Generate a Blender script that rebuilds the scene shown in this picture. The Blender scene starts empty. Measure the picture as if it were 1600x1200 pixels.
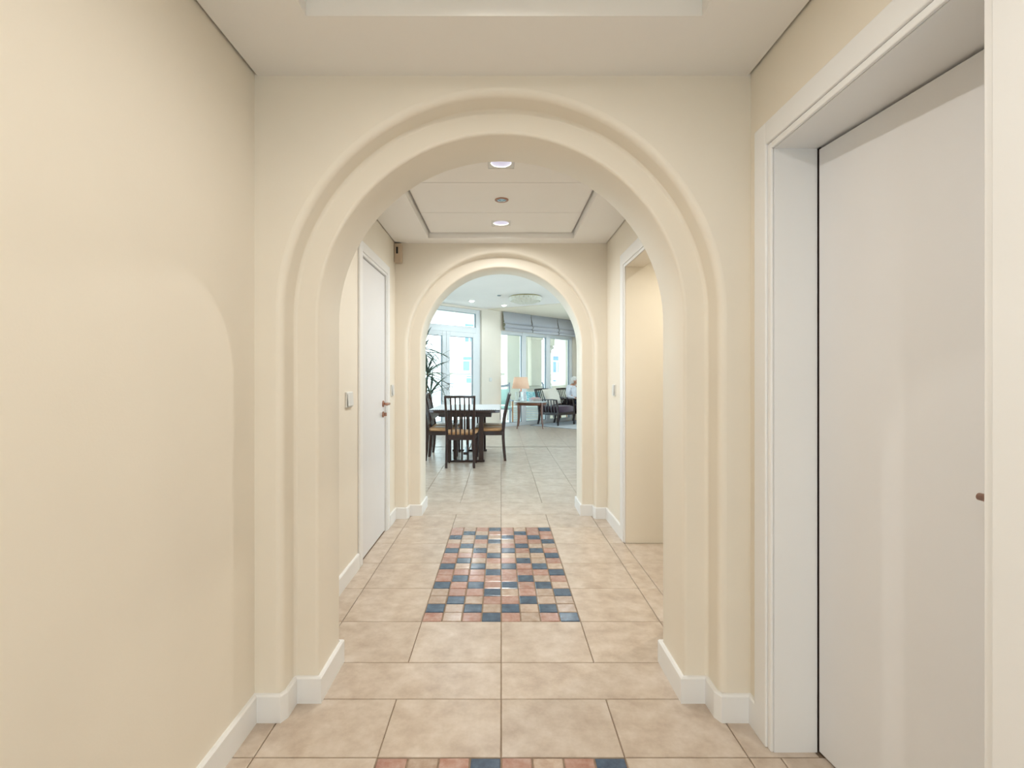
import bpy, math, random
from mathutils import Vector, Matrix
random.seed(7)
S = bpy.context.scene
C = S.collection
PI = math.pi

# ------------------------------------------------------------------ camera
FPX, VPX, VPY, CAMH = 793.0, 783.0, 590.0, 1.25
cam_d = bpy.data.cameras.new('camera')
cam = bpy.data.objects.new('camera', cam_d); C.objects.link(cam)
cam.location = (0, 0, CAMH); cam.rotation_euler = (PI/2, 0, 0)
cam_d.sensor_fit = 'HORIZONTAL'; cam_d.sensor_width = 36.0
cam_d.lens = 36.0*FPX/1600.0
cam_d.shift_x = (800.0-VPX)/1600.0
cam_d.shift_y = (VPY-600.0)/1600.0
cam_d.clip_start = 0.05; cam_d.clip_end = 300
S.camera = cam

# ------------------------------------------------------------------ world, sun, exposure
w = bpy.data.worlds.new('world'); S.world = w; w.use_nodes = True
bg = w.node_tree.nodes['Background']
bg.inputs[0].default_value = (0.72, 0.87, 1.0, 1); bg.inputs[1].default_value = 4.0
sun_d = bpy.data.lights.new('sun', 'SUN'); sun_d.energy = 0.7; sun_d.angle = 0.01; sun_d.color = (1, 0.97, 0.92)
sun = bpy.data.objects.new('sun', sun_d); C.objects.link(sun)
sun.rotation_euler = (math.radians(38), 0, math.radians(-20))
S.view_settings.view_transform = 'Standard'; S.view_settings.look = 'None'
S.view_settings.gamma = 1.0; S.view_settings.use_curve_mapping = False
S.view_settings.exposure = 0.25
HALL1_W, HALL2_W, CORR_W, LIV_W = 25.0, 43.0, 80.0, 14.0

# ------------------------------------------------------------------ materials
def lin(h):
    h = h.lstrip('#'); o = []
    for i in (0, 2, 4):
        c = int(h[i:i+2], 16)/255.0
        o.append(c/12.92 if c <= 0.04045 else ((c+0.055)/1.055)**2.4)
    return (*o, 1.0)
def nmat(name):
    m = bpy.data.materials.new(name); m.use_nodes = True
    nt = m.node_tree; b = nt.nodes['Principled BSDF']
    return m, nt, b
def mat(name, col, rough=0.5, metal=0.0, var=0.0, scale=8.0, bump=0.0, bscale=60.0, spec=0.5, col2=None, stretch=None,
        rnd=0.0, trans=0.0, emit=None, es=0.0, coat=0.0, sheen=0.0):
    m, nt, b = nmat(name)
    b.inputs['Base Color'].default_value = lin(col); b.inputs['Roughness'].default_value = rough
    b.inputs['Metallic'].default_value = metal; b.inputs['Specular IOR Level'].default_value = spec
    b.inputs['Coat Weight'].default_value = coat; b.inputs['Sheen Weight'].default_value = sheen
    b.inputs['Transmission Weight'].default_value = trans
    if emit: b.inputs['Emission Color'].default_value = lin(emit); b.inputs['Emission Strength'].default_value = es
    N = nt.nodes; L = nt.links
    tc = N.new('ShaderNodeTexCoord'); vec = tc.outputs['Object']
    if stretch:
        mp = N.new('ShaderNodeMapping'); mp.inputs['Scale'].default_value = stretch
        L.new(vec, mp.inputs['Vector']); vec = mp.outputs['Vector']
    if var > 0 or col2:
        n = N.new('ShaderNodeTexNoise'); n.inputs['Scale'].default_value = scale; n.inputs['Detail'].default_value = 5
        L.new(vec, n.inputs['Vector'])
        r = N.new('ShaderNodeValToRGB'); L.new(n.outputs['Fac'], r.inputs['Fac'])
        a = lin(col); bcol = lin(col2) if col2 else tuple(x*(1-var) for x in a[:3])+(1,)
        r.color_ramp.elements[0].position = 0.35; r.color_ramp.elements[1].position = 0.65
        r.color_ramp.elements[0].color = bcol; r.color_ramp.elements[1].color = a
        out = r.outputs['Color']
        if rnd > 0:
            oi = N.new('ShaderNodeObjectInfo'); mr = N.new('ShaderNodeMapRange')
            mr.inputs['To Min'].default_value = 1-rnd; mr.inputs['To Max'].default_value = 1+rnd*0.5
            L.new(oi.outputs['Random'], mr.inputs['Value'])
            hv = N.new('ShaderNodeHueSaturation'); L.new(mr.outputs['Result'], hv.inputs['Value'])
            L.new(out, hv.inputs['Color']); out = hv.outputs['Color']
        L.new(out, b.inputs['Base Color'])
    if bump > 0:
        n2 = N.new('ShaderNodeTexNoise'); n2.inputs['Scale'].default_value = bscale; n2.inputs['Detail'].default_value = 3
        L.new(vec, n2.inputs['Vector'])
        bp = N.new('ShaderNodeBump'); bp.inputs['Strength'].default_value = bump; bp.inputs['Distance'].default_value = 0.004
        L.new(n2.outputs['Fac'], bp.inputs['Height']); L.new(bp.outputs['Normal'], b.inputs['Normal'])
    return m

M = {}
M['wall'] = mat('cream_wall_paint', '#efe7d8', 0.48, var=0.02, scale=3, bump=0.05, bscale=150, spec=0.35)
M['white'] = mat('white_gloss_trim', '#f0f0ef', 0.35, var=0.015, scale=4, spec=0.5)
M['ceil'] = mat('white_ceiling_paint', '#f6f3ee', 0.75, var=0.015, scale=2, spec=0.2)
M['cornice'] = mat('cream_ceiling_strip', '#f6efdd', 0.75, var=0.015, scale=2, spec=0.2)
M['door'] = mat('white_door_lacquer', '#e9e9ea', 0.42, var=0.012, scale=5, spec=0.4)
M['dark_gap'] = mat('dark_gap_shade', '#2a1510', 0.8, var=0.1)  # dark colour standing in for shade in the door gap
M['copper'] = mat('brushed_bronze_metal', '#b98f7c', 0.28, 1.0, var=0.12, scale=30)
M['chrome'] = mat('polished_chrome', '#c8cdd2', 0.18, 1.0, var=0.08, scale=20)
M['grout'] = mat('brown_grout', '#a08a74', 0.9, var=0.25, scale=40)
M['wood'] = mat('dark_mahogany', '#30110b', 0.28, var=0.35, scale=6, stretch=(2, 2, 14), coat=0.3)
M['espresso'] = mat('espresso_wood', '#2b1a1a', 0.25, var=0.35, scale=6, stretch=(2, 2, 14), coat=0.2)
M['walnut'] = mat('walnut_veneer', '#7a4a30', 0.32, var=0.3, scale=7, stretch=(2, 2, 10), coat=0.2)
M['tan_leather'] = mat('tan_seat_pad', '#d8a878', 0.38, var=0.12, scale=20, bump=0.1)
M['plum'] = mat('plum_fabric', '#4c3a48', 0.9, var=0.15, scale=60, bump=0.3, bscale=300, sheen=0.3)
M['ivory'] = mat('ivory_fabric', '#e6e1d4', 0.9, var=0.06, scale=50, bump=0.25, bscale=250)
M['linen'] = mat('white_table_linen', '#eef0f2', 0.6, var=0.05, scale=30, bump=0.2, bscale=200)
M['blind'] = mat('grey_linen_blind', '#c6c8ce', 0.95, var=0.12, scale=60, bump=0.3, bscale=250, stretch=(1, 1, 4))
M['lining'] = mat('olive_blind_lining', '#8f9078', 0.95, var=0.1, scale=40)
M['shade'] = mat('peach_lamp_shade', '#d8bfaa', 0.9, var=0.1, scale=30, emit='#eebd97', es=0.26, stretch=(4, 4, 1))
M['glass_table'] = mat('frosted_glass_top', '#c4d2d4', 0.08, var=0.03, spec=0.8)
M['rug'] = mat('pale_grey_rug', '#cfd3d6', 0.95, var=0.14, scale=14, bump=0.5, bscale=300)
M['plastic'] = mat('white_plastic', '#e4e4e0', 0.4, var=0.02)
M['aged'] = mat('aged_beige_plastic', '#cdb9a2', 0.45, var=0.05)
M['black'] = mat('black_plastic', '#0b0b0b', 0.4, var=0.1)
M['leaf'] = mat('dark_green_leaf', '#4b5d50', 0.45, var=0.4, scale=14, col2='#74877a')
M['stem'] = mat('plant_cane', '#7d6a52', 0.85, var=0.3, scale=30)
M['pot'] = mat('terracotta_pot', '#8c6a52', 0.6, var=0.15)
M['soil'] = mat('potting_soil', '#3a2c20', 0.95, var=0.4, scale=50)
M['skin'] = mat('skin', '#d29a7c', 0.55, var=0.08, scale=30)
M['hair'] = mat('white_hair', '#e9e7e2', 0.8, var=0.12, scale=60, bump=0.5, bscale=120)
M['shirt'] = mat('pale_blue_white_shirt', '#e8ecf5', 0.85, var=0.06, scale=20, bump=0.2, bscale=60)
M['trouser'] = mat('navy_trousers', '#3b4258', 0.9, var=0.12, scale=40)
M['shoe'] = mat('brown_leather_shoe', '#4a3427', 0.4, var=0.2)
M['pvc'] = mat('white_window_frame', '#e6eaeb', 0.35, var=0.015)
M['seal'] = mat('grey_glazing_seal', '#7f8f98', 0.6, var=0.1)
M['facade'] = mat('white_render', '#f4f1ea', 0.9, var=0.04, scale=1.5)
M['beige_render'] = mat('cream_balcony_render', '#f5f0e3', 0.9, var=0.03, scale=2)
M['ext_window'] = mat('blue_grey_glazing', '#6d8aa3', 0.3, var=0.1, scale=1)
M['ext_frame'] = mat('pale_window_surround', '#e6e2d6', 0.6, var=0.03)
M['paver'] = mat('balcony_paving', '#ebe6da', 0.7, var=0.1, scale=3)
M['grey_wood'] = mat('weathered_lilac_grey_wood', '#9ba0ac', 0.7, var=0.2, scale=10)
M['aqua'] = mat('aqua_cushion_fabric', '#c0e0d9', 0.9, var=0.05, scale=20)
M['teal'] = mat('teal_patterned_fabric', '#2f97a3', 0.9, col2='#d8ecec', scale=22)
M['bluewhite'] = mat('pale_outdoor_cushion', '#e4e8f4', 0.9, var=0.05, scale=20)
M['white_slat'] = mat('white_painted_slat', '#eef1f1', 0.5, var=0.04)
M['orange_wood'] = mat('teak_wood', '#c58f63', 0.6, var=0.2, scale=8)
M['paper_pink'] = mat('pink_magazine_cover', '#d9a6b0', 0.45, var=0.2, scale=12)
M['paper_white'] = mat('white_magazine_cover', '#e6dfe2', 0.45, var=0.12, scale=12)
M['paper_blue'] = mat('slate_magazine_cover', '#5f7690', 0.45, var=0.15, scale=12)
M['shell'] = mat('pearl_shell_glass', '#e8e6d6', 0.35, var=0.1, scale=18)
M['gold'] = mat('pale_gold_metal', '#d6c98f', 0.3, 0.8, var=0.1)
M['lens'] = mat('lit_lamp_lens', '#ffffff', 0.4, emit='#fffaf0', es=14)
M['reflector'] = mat('lamp_reflector', '#8f8d98', 0.25, 0.3, var=0.02, emit='#f0ecff', es=0.45)
M['bluelens'] = mat('blue_mirror_lens', '#a9cbe0', 0.12, 0.7, var=0.08)

# floor tile: mottled beige porcelain, each tile its own tone
def tile_mat(name, c1, c2, c3, rough, rnd, sc=7.0):
    m, nt, b = nmat(name); N = nt.nodes; L = nt.links
    geo = N.new('ShaderNodeNewGeometry'); oi = N.new('ShaderNodeObjectInfo')
    off = N.new('ShaderNodeVectorMath'); off.operation = 'MULTIPLY_ADD'
    cb = N.new('ShaderNodeCombineXYZ')
    for i in range(3): L.new(oi.outputs['Random'], cb.inputs[i])
    off.inputs[1].default_value = (37, 91, 13); L.new(cb.outputs[0], off.inputs[0]); L.new(geo.outputs['Position'], off.inputs[2])
    n = N.new('ShaderNodeTexNoise'); n.inputs['Scale'].default_value = sc; n.inputs['Detail'].default_value = 8; n.inputs['Roughness'].default_value = 0.65
    L.new(off.outputs[0], n.inputs['Vector'])
    r = N.new('ShaderNodeValToRGB'); r.color_ramp.elements[0].position = 0.3; r.color_ramp.elements[1].position = 0.72
    r.color_ramp.elements[0].color = lin(c1); r.color_ramp.elements[1].color = lin(c3)
    e = r.color_ramp.elements.new(0.5); e.color = lin(c2)
    L.new(n.outputs['Fac'], r.inputs['Fac'])
    mr = N.new('ShaderNodeMapRange'); mr.inputs['To Min'].default_value = 1-rnd; mr.inputs['To Max'].default_value = 1+rnd
    L.new(oi.outputs['Random'], mr.inputs['Value'])
    hv = N.new('ShaderNodeHueSaturation'); L.new(mr.outputs['Result'], hv.inputs['Value']); L.new(r.outputs['Color'], hv.inputs['Color'])
    L.new(hv.outputs['Color'], b.inputs['Base Color'])
    b.inputs['Roughness'].default_value = rough
    bp = N.new('ShaderNodeBump'); bp.inputs['Strength'].default_value = 0.12; bp.inputs['Distance'].default_value = 0.003
    L.new(n.outputs['Fac'], bp.inputs['Height']); L.new(bp.outputs['Normal'], b.inputs['Normal'])
    return m
M['tile'] = tile_mat('beige_porcelain_tile', '#b3a08e', '#c7b7a6', '#d8cbbe', 0.31, 0.035, 9.0)
M['mos_red'] = tile_mat('terracotta_mosaic', '#a37160', '#b48e7f', '#c4a89b', 0.16, 0.10, 22)
M['mos_tan'] = tile_mat('tan_mosaic', '#ab927f', '#bda795', '#cdbbac', 0.17, 0.10, 22)
M['mos_blue'] = tile_mat('slate_blue_mosaic', '#37455a', '#465970', '#5b7086', 0.16, 0.10, 22)
# far floor: the same tiling as a procedural brick pattern
def far_floor():
    m, nt, b = nmat('beige_porcelain_tile_far'); N = nt.nodes; L = nt.links
    geo = N.new('ShaderNodeNewGeometry')
    br = N.new('ShaderNodeTexBrick'); br.offset = 0; br.squash = 1
    br.inputs['Color1'].default_value = lin('#c9b9a8'); br.inputs['Color2'].default_value = lin('#c3b3a2'); br.inputs['Mortar'].default_value = lin('#a08a74')
    br.inputs['Scale'].default_value = 1.0; br.inputs['Mortar Size'].default_value = 0.003
    br.inputs['Brick Width'].default_value = 0.4075; br.inputs['Row Height'].default_value = 0.4125
    mp = N.new('ShaderNodeMapping'); mp.inputs['Location'].default_value = (0, -9.185, 0)
    L.new(geo.outputs['Position'], mp.inputs['Vector']); L.new(mp.outputs[0], br.inputs['Vector'])
    n = N.new('ShaderNodeTexNoise'); n.inputs['Scale'].default_value = 9.0; n.inputs['Detail'].default_value = 8; n.inputs['Roughness'].default_value = 0.65
    L.new(geo.outputs['Position'], n.inputs['Vector'])
    r = N.new('ShaderNodeValToRGB'); r.color_ramp.elements[0].position = 0.3; r.color_ramp.elements[1].position = 0.72
    r.color_ramp.elements[0].color = (0.78, 0.77, 0.76, 1); r.color_ramp.elements[1].color = (1.15, 1.16, 1.18, 1)
    L.new(n.outputs['Fac'], r.inputs['Fac'])
    mm = N.new('ShaderNodeMix'); mm.data_type = 'RGBA'; mm.blend_type = 'MULTIPLY'; mm.inputs[0].default_value = 1.0
    L.new(br.outputs['Color'], mm.inputs[6]); L.new(r.outputs['Color'], mm.inputs[7])
    L.new(mm.outputs[2], b.inputs['Base Color']); b.inputs['Roughness'].default_value = 0.31
    bp = N.new('ShaderNodeBump'); bp.inputs['Strength'].default_value = 0.12; bp.inputs['Distance'].default_value = 0.003
    L.new(n.outputs['Fac'], bp.inputs['Height']); L.new(bp.outputs['Normal'], b.inputs['Normal'])
    return m
M['far_floor'] = far_floor()
# clear glazing: mostly transparent with a mirror-like sheen
def pane_mat():
    m, nt, b = nmat('clear_glazing'); N = nt.nodes; L = nt.links
    N.remove(b); o = N['Material Output']
    t = N.new('ShaderNodeBsdfTransparent'); t.inputs[0].default_value = (0.94, 0.98, 0.98, 1)
    g = N.new('ShaderNodeBsdfGlossy'); g.inputs['Roughness'].default_value = 0.02
    f = N.new('ShaderNodeFresnel'); f.inputs['IOR'].default_value = 1.25
    mx = N.new('ShaderNodeMixShader'); L.new(f.outputs[0], mx.inputs[0]); L.new(t.outputs[0], mx.inputs[1]); L.new(g.outputs[0], mx.inputs[2])
    L.new(mx.outputs[0], o.inputs['Surface'])
    return m
M['pane'] = pane_mat()
def crystal():
    m, nt, b = nmat('clear_crystal')
    b.inputs['Base Color'].default_value = (0.92, 0.97, 1, 1); b.inputs['Transmission Weight'].default_value = 0.9
    b.inputs['Roughness'].default_value = 0.05; b.inputs['IOR'].default_value = 1.45
    return m
M['crystal'] = crystal()

# ------------------------------------------------------------------ mesh helpers
class B:
    def __init__(s): s.v = []; s.f = []; s.sm = []; s.mi = []
    def face(s, idx, sm=False, mi=0): s.f.append(tuple(idx)); s.sm.append(sm); s.mi.append(mi)
    def quad(s, a, b, c, d, sm=False, mi=0):
        n = len(s.v); s.v += [tuple(a), tuple(b), tuple(c), tuple(d)]; s.face((n, n+1, n+2, n+3), sm, mi)
    def box(s, x0, x1, y0, y1, z0, z1, mx=None, mi=0):
        n = len(s.v)
        p = [(x0,y0,z0),(x1,y0,z0),(x1,y1,z0),(x0,y1,z0),(x0,y0,z1),(x1,y0,z1),(x1,y1,z1),(x0,y1,z1)]
        if mx is not None: p = [tuple(mx @ Vector(q)) for q in p]
        s.v += p
        for f in ((0,3,2,1),(4,5,6,7),(0,1,5,4),(1,2,6,5),(2,3,7,6),(3,0,4,7)): s.face([n+i for i in f], False, mi)
        return s
    def grid(s, rows, closed=False, sm=True, capends=False, mi=0):
        n = len(s.v); w = len(rows[0])
        for r in rows: s.v += [tuple(p) for p in r]
        for i in range(len(rows)-1):
            for j in range(w if closed else w-1):
                j2 = (j+1) % w
                s.face((n+i*w+j, n+i*w+j2, n+(i+1)*w+j2, n+(i+1)*w+j), sm, mi)
        if capends and closed:
            s.face([n+j for j in reversed(range(w))], False, mi); s.face([n+(len(rows)-1)*w+j for j in range(w)], False, mi)
        return s
    def prism(s, poly, z0, z1, mi=0):
        n = len(s.v); k = len(poly)
        s.v += [(x, y, z0) for x, y in poly]+[(x, y, z1) for x, y in poly]
        s.face([n+i for i in reversed(range(k))], False, mi); s.face([n+k+i for i in range(k)], False, mi)
        for i in range(k): s.face((n+i, n+(i+1) % k, n+k+(i+1) % k, n+k+i), False, mi)
        return s
    def lathe(s, prof, c=(0, 0, 0), n=24, sm=True, axis='z'):
        rows = []
        for r, z in prof:
            row = []
            for i in range(n):
                a = 2*PI*i/n
                p = (r*math.cos(a), r*math.sin(a), z)
                if axis == 'y': p = (p[0], p[2], p[1])
                if axis == 'x': p = (p[2], p[0], p[1])
                row.append((c[0]+p[0], c[1]+p[1], c[2]+p[2]))
            rows.append(row)
        return s.grid(rows, True, sm, True)
    def tube(s, pts, rad, n=10, sm=True):
        pts = [Vector(p) for p in pts]; rows = []
        if not isinstance(rad, (list, tuple)): rad = [rad]*len(pts)
        for i, p in enumerate(pts):
            t = (pts[min(i+1, len(pts)-1)]-pts[max(i-1, 0)]).normalized()
            a = t.orthogonal() if i == 0 else (a - t*a.dot(t))
            a.normalize(); b = t.cross(a)
            rows.append([p+(a*math.cos(2*PI*k/n)+b*math.sin(2*PI*k/n))*rad[i] for k in range(n)])
        return s.grid(rows, True, sm, True)
    def bar(s, pts, wd, side=(1, 0, 0)):
        # rectangular section swept along pts; wd = list of (width along side, depth)
        pts = [Vector(p) for p in pts]; rows = []; side = Vector(side).normalized()
        if isinstance(wd, tuple): wd = [wd]*len(pts)
        for i, p in enumerate(pts):
            t = (pts[min(i+1, len(pts)-1)]-pts[max(i-1, 0)]).normalized()
            a = (side - t*side.dot(t)).normalized(); b = t.cross(a); ww, dd = wd[i]
            rows.append([p+a*ww/2+b*dd/2, p-a*ww/2+b*dd/2, p-a*ww/2-b*dd/2, p+a*ww/2-b*dd/2])
        n = len(s.v)
        return s.grid(rows, True, False, True)
    def mesh(s, name):
        me = bpy.data.meshes.new(name); me.from_pydata(s.v, [], s.f); me.update()
        for p, q, m in zip(me.polygons, s.sm, s.mi): p.use_smooth = q; p.material_index = m
        return me

def fixn(me):
    import bmesh
    bm = bmesh.new(); bm.from_mesh(me); bmesh.ops.recalc_face_normals(bm, faces=bm.faces); bm.to_mesh(me); bm.free()
def obj(name, b, m, parent=None, loc=None, rot=None, bevel=0, seg=2, norm=True, subsurf=0):
    me = b.mesh(name) if isinstance(b, B) else b
    if norm and isinstance(b, B): fixn(me)
    if not me.materials:
        for mm in (m if isinstance(m, (list, tuple)) else [m]): me.materials.append(M[mm])
    o = bpy.data.objects.new(name, me); C.objects.link(o)
    if parent: o.parent = parent
    if loc: o.location = loc
    if rot: o.rotation_euler = rot
    if bevel:
        d = o.modifiers.new('bevel', 'BEVEL'); d.width = bevel; d.segments = seg; d.limit_method = 'ANGLE'; d.angle_limit = 0.6
    if subsurf:
        d = o.modifiers.new('sub', 'SUBSURF'); d.levels = subsurf; d.render_levels = subsurf
    return o
def tag(o, label, cat, group=None, kind=None):
    o['label'] = label; o['category'] = cat
    if group: o['group'] = group
    if kind: o['kind'] = kind
    return o
def struct(o, label, cat):
    return tag(o, label, cat, kind='structure')
def thing(name, label, cat, loc=(0, 0, 0), rz=0, group=None):
    o = bpy.data.objects.new(name, None); C.objects.link(o); o.location = loc; o.rotation_euler = (0, 0, rz)
    o.empty_display_size = 0.1
    return tag(o, label, cat, group)
def dup(root, loc, rz, label):
    def cp(o, par):
        c = o.copy(); C.objects.link(c); c.parent = par
        for ch in list(o.children): cp(ch, c)
        return c
    kids = list(root.children)
    r = root.copy(); C.objects.link(r)
    for ch in kids: cp(ch, r)
    r.location = loc; r.rotation_euler = (0, 0, rz); r['label'] = label
    return r
def pillow_mesh(name, w, h, t, n=10):
    b = B(); top = []; bot = []
    for i in range(n+1):
        ra, rb = [], []
        for j in range(n+1):
            u = -1+2*i/n; v = -1+2*j/n
            k = max(0, (1-u**4)*(1-v**4))**0.55
            pin = 1-0.06*(1-abs(u)**2)*abs(v)**3-0.06*(1-abs(v)**2)*abs(u)**3
            x = u*w/2*pin; y = v*h/2*pin
            ra.append((x, y, t/2*k)); rb.append((x, y, -t/2*k-0.0005))
        top.append(ra); bot.append(rb)
    b.grid(top); b.grid([list(reversed(r)) for r in bot])
    return b

# ------------------------------------------------------------------ dimensions
XL1, XR1 = -0.899, 0.91          # first hall walls
XL2, XR2 = -0.94, 0.94           # second hall walls
Z1, Z2, Z3 = 2.351, 2.44, 2.92   # ceilings
A1F, A1M, A1B = 1.85, 1.96, 2.22 # first arch wall: face, recessed face, back
A2F, A2M, A2B = 4.50, 4.60, 4.92
YB = -1.7                        # wall behind the camera

# ------------------------------------------------------------------ arched walls
def arch_path(r, zc, n=48):
    p = [(-r, 0.0), (-r, zc*0.5)]
    p += [(-r*math.cos(PI*i/n), zc+r*math.sin(PI*i/n)) for i in range(n+1)]
    p += [(r, zc*0.5), (r, 0.0)]
    return p
def arch_wall(name, xl, xr, yf, ym, yb, ro, ri, zc, H, label, rb=0.028):
    b = B()
    def face_at(y, r, xl, xr, H):
        ap = arch_path(r, zc)
        b.quad((xl, y, 0), (-r, y, 0), (-r, y, zc), (xl, y, zc)); b.quad((r, y, 0), (xr, y, 0), (xr, y, zc), (r, y, zc))
        b.quad((xl, y, zc), (-r, y, zc), (-r, y, H), (xl, y, H)); b.quad((r, y, zc), (xr, y, zc), (xr, y, H), (r, y, H))
        arc = ap[2:-2]
        for p, q in zip(arc[:-1], arc[1:]): b.quad((p[0], y, p[1]), (q[0], y, q[1]), (q[0], y, H), (p[0], y, H))
    def sweep(prof):   # prof: list of (radius, y)
        rows = []
        for r, y in prof: rows.append([(x, y, z) for x, z in arch_path(r, zc)])
        b.grid(rows, False, True)
    K = 6
    nose = [(ro+rb*(1-math.sin(PI/2*k/K)), yf+rb*(1-math.cos(PI/2*k/K))) for k in range(K+1)]
    nose_i = [(ri+0.012*(1-math.sin(PI/2*k/3)), ym+0.012*(1-math.cos(PI/2*k/3))) for k in range(4)]
    face_at(yf, ro+rb, xl, xr, H)
    sweep(nose+[(ro, ym-0.012)])
    sweep([(ro, ym-0.012), (ro-0.004, ym-0.003), (ro-0.012, ym)])
    rows = [[(x, ym, z) for x, z in arch_path(ro-0.012, zc)], [(x, ym, z) for x, z in arch_path(ri+0.012, zc)]]
    b.grid(rows, False, False)
    sweep(nose_i+[(ri, yb-0.012), (ri+0.004, yb-0.003), (ri+0.012, yb)])
    face_at(yb, ri+0.012, xl, xr, H)
    b.quad((xl, yf, 0), (xl, yb, 0), (xl, yb, H), (xl, yf, H)); b.quad((xr, yf, 0), (xr, yb, 0), (xr, yb, H), (xr, yf, H))
    b.quad((xl, yf, H), (xr, yf, H), (xr, yb, H), (xl, yb, H))
    o = obj(name, b, 'wall', norm=False)
    return struct(o, label, 'wall')
arch_wall('wall_front', -1.05, 1.05, A1F, A1M, A1B, 0.797, 0.705, 1.485, 2.6,
          'cream wall pierced by the large nearer stepped archway', 0.026)
arch_wall('wall_far', -1.05, 1.05, A2F, A2M, A2B, 0.835, 0.73, 1.52, 3.0,
          'cream wall pierced by the smaller far archway into the living room', 0.026)

# ------------------------------------------------------------------ plain walls
def ywall(b, x0, x1, y0, y1, H, openings=()):
    y = y0
    for (a, c, top) in openings:
        b.box(x0, x1, y, a, 0, H); b.box(x0, x1, a, c, top, H); y = c
    b.box(x0, x1, y, y1, 0, H)
    return b
def wall(name, b, label): return struct(obj(name, b, 'wall'), label, 'wall')
D2A, D2B, D2H = 0.947, 1.692, 2.014     # doorway in the right wall
D1A, D1B, D1H = 3.42, 4.13, 2.075       # door in second hall, left
OPA, OPB, OPH = 2.60, 3.83, 2.085       # opening to the side corridor
wall('wall_left', B().box(XL1-0.14, XL1, YB, A1F+0.02, 0, 2.6), 'long cream wall on the left of the near hall')
wall('wall_right', ywall(B(), XR1, 1.054, YB, A1F+0.02, 2.6, [(D2A-0.02, D2B+0.02, D2H+0.02)]), 'cream wall on the right holding the wide white door')
wall('wall_back', B().box(-1.1, -0.45, YB-0.12, YB, 0, 2.6).box(0.45, 1.1, YB-0.12, YB, 0, 2.6).box(-0.45, 0.45, YB-0.12, YB, 1.9, 2.6), 'cream wall behind the camera around the added glazed opening')
wall('wall_hall_left', ywall(B(), XL2-0.14, XL2, A1B-0.02, A2F+0.02, 2.62, [(D1A-0.015, D1B+0.015, D1H+0.015)]), 'cream wall left of the second hall around the white door')
wall('wall_hall_right', ywall(B(), XR2, XR2+0.14, A1B-0.02, A2F+0.02, 2.62, [(OPA, OPB, OPH)]), 'cream wall right of the second hall with the corridor opening')
wall('wall_corridor', B().box(XR2+0.14, 3.4, OPB, OPB+0.12, 0, 2.62), 'cream far wall of the side corridor seen through the opening')
wall('wall_corridor_near', B().box(XR2+0.14, 3.4, OPA-0.12, OPA, 0, 2.62), 'cream near wall of the side corridor')
wall('wall_corridor_end', B().box(3.4, 3.52, OPA-0.12, OPB+0.12, 0, 2.62), 'cream end wall of the side corridor')
b = B(); b.box(1.054, 2.6, 0.2, 0.3, 0, 2.6); b.box(1.054, 2.6, 2.0, 2.1, 0, 2.6); b.box(2.6, 2.7, 0.2, 2.1, 0, 2.6); b.box(1.054, 2.7, 0.2, 2.1, 2.5, 2.6)
wall('wall_light_block_right', b, 'unseen box walls added to keep sky light out behind the wide white door')  # unseen box, keeps sky light from leaking past the ajar door
b = B(); b.box(-1.9, XL2-0.14, 3.2, 3.3, 0, 2.6); b.box(-1.9, XL2-0.14, 4.3, 4.4, 0, 2.6); b.box(-2.0, -1.9, 3.2, 4.4, 0, 2.6); b.box(-2.0, XL2-0.14, 3.2, 4.4, 2.5, 2.6)
wall('wall_light_block_left', b, 'unseen box walls added to block sky light behind the second hall door')  # unseen enclosing box, only blocks the sky behind this door
# living room shell
wall('wall_living_near', B().box(-3.75, -1.05, 4.6, A2B, 0, 3.0).box(1.05, 4.35, 4.6, A2B, 0, 3.0), 'living room wall either side of the far archway')
wall('wall_living_left', ywall(B(), -3.75, -3.6, A2B, 9.15, 3.0, [(5.4, 8.6, 2.43)]), 'left wall of the living room')
wall('wall_living_right', ywall(B(), 4.2, 4.35, A2B, 17.0, 3.0, [(5.6, 8.6, 2.43), (9.4, 12.6, 2.43)]), 'right wall of the living room')

# window wall, at 45 degrees: local x runs along it, local y points outdoors
WL = (0, 12.7, 0); WR = PI/4
TH = 0.16
b = B()
for (a, c, z0, z1) in ((-5.4, -4.75, 0, 3), (-4.75, -3.2, 2.45, 3), (-3.2, -2.8, 0, 3), (-2.8, -0.66, 2.87, 3), (-0.66, 0.0, 0, 3),
                       (0.0, 2.97, 2.43, 3), (2.97, 3.3, 0, 3), (3.3, 5.0, 2.43, 3), (5.0, 6.3, 0, 3)):
    b.box(a, c, 0, TH, z0, z1)
o = obj('wall_window', b, 'wall', None, WL, (0, 0, WR)); struct(o, 'angled cream wall with the glazed balcony door and windows', 'wall')

# ------------------------------------------------------------------ ceilings
def coffer(name, xl, xr, y0, y1, z, cx0, cx1, cy0, cy1, d, label, gap=0.0):
    b = B(); t = 0.16
    b.box(xl+gap, cx0, y0, y1, z, z+t); b.box(cx1, xr-gap, y0, y1, z, z+t)
    b.box(cx0, cx1, y0, cy0, z, z+t); b.box(cx0, cx1, cy1, y1, z, z+t)
    b.box(cx0, cx1, cy0, cy1, z+d, z+t)
    if gap: b.box(xl, xl+gap, y0, y1, z+0.03, z+t); b.box(xr-gap, xr, y0, y1, z+0.03, z+t)
    o = obj(name, b, 'ceil'); return struct(o, label, 'ceiling')
coffer('ceiling', XL1, XR1, YB, A1F, Z1, -0.594, 0.612, -1.35, 1.545, 0.05, 'white ceiling of the near hall with a recessed tray', 0.010)
CE2 = coffer('ceiling_hall', XL2, XR2, A1B, A2F, Z2, -0.62, 0.62, 2.45, 4.33, 0.075, 'white ceiling of the second hall with a panelled recessed tray', 0.008)
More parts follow.
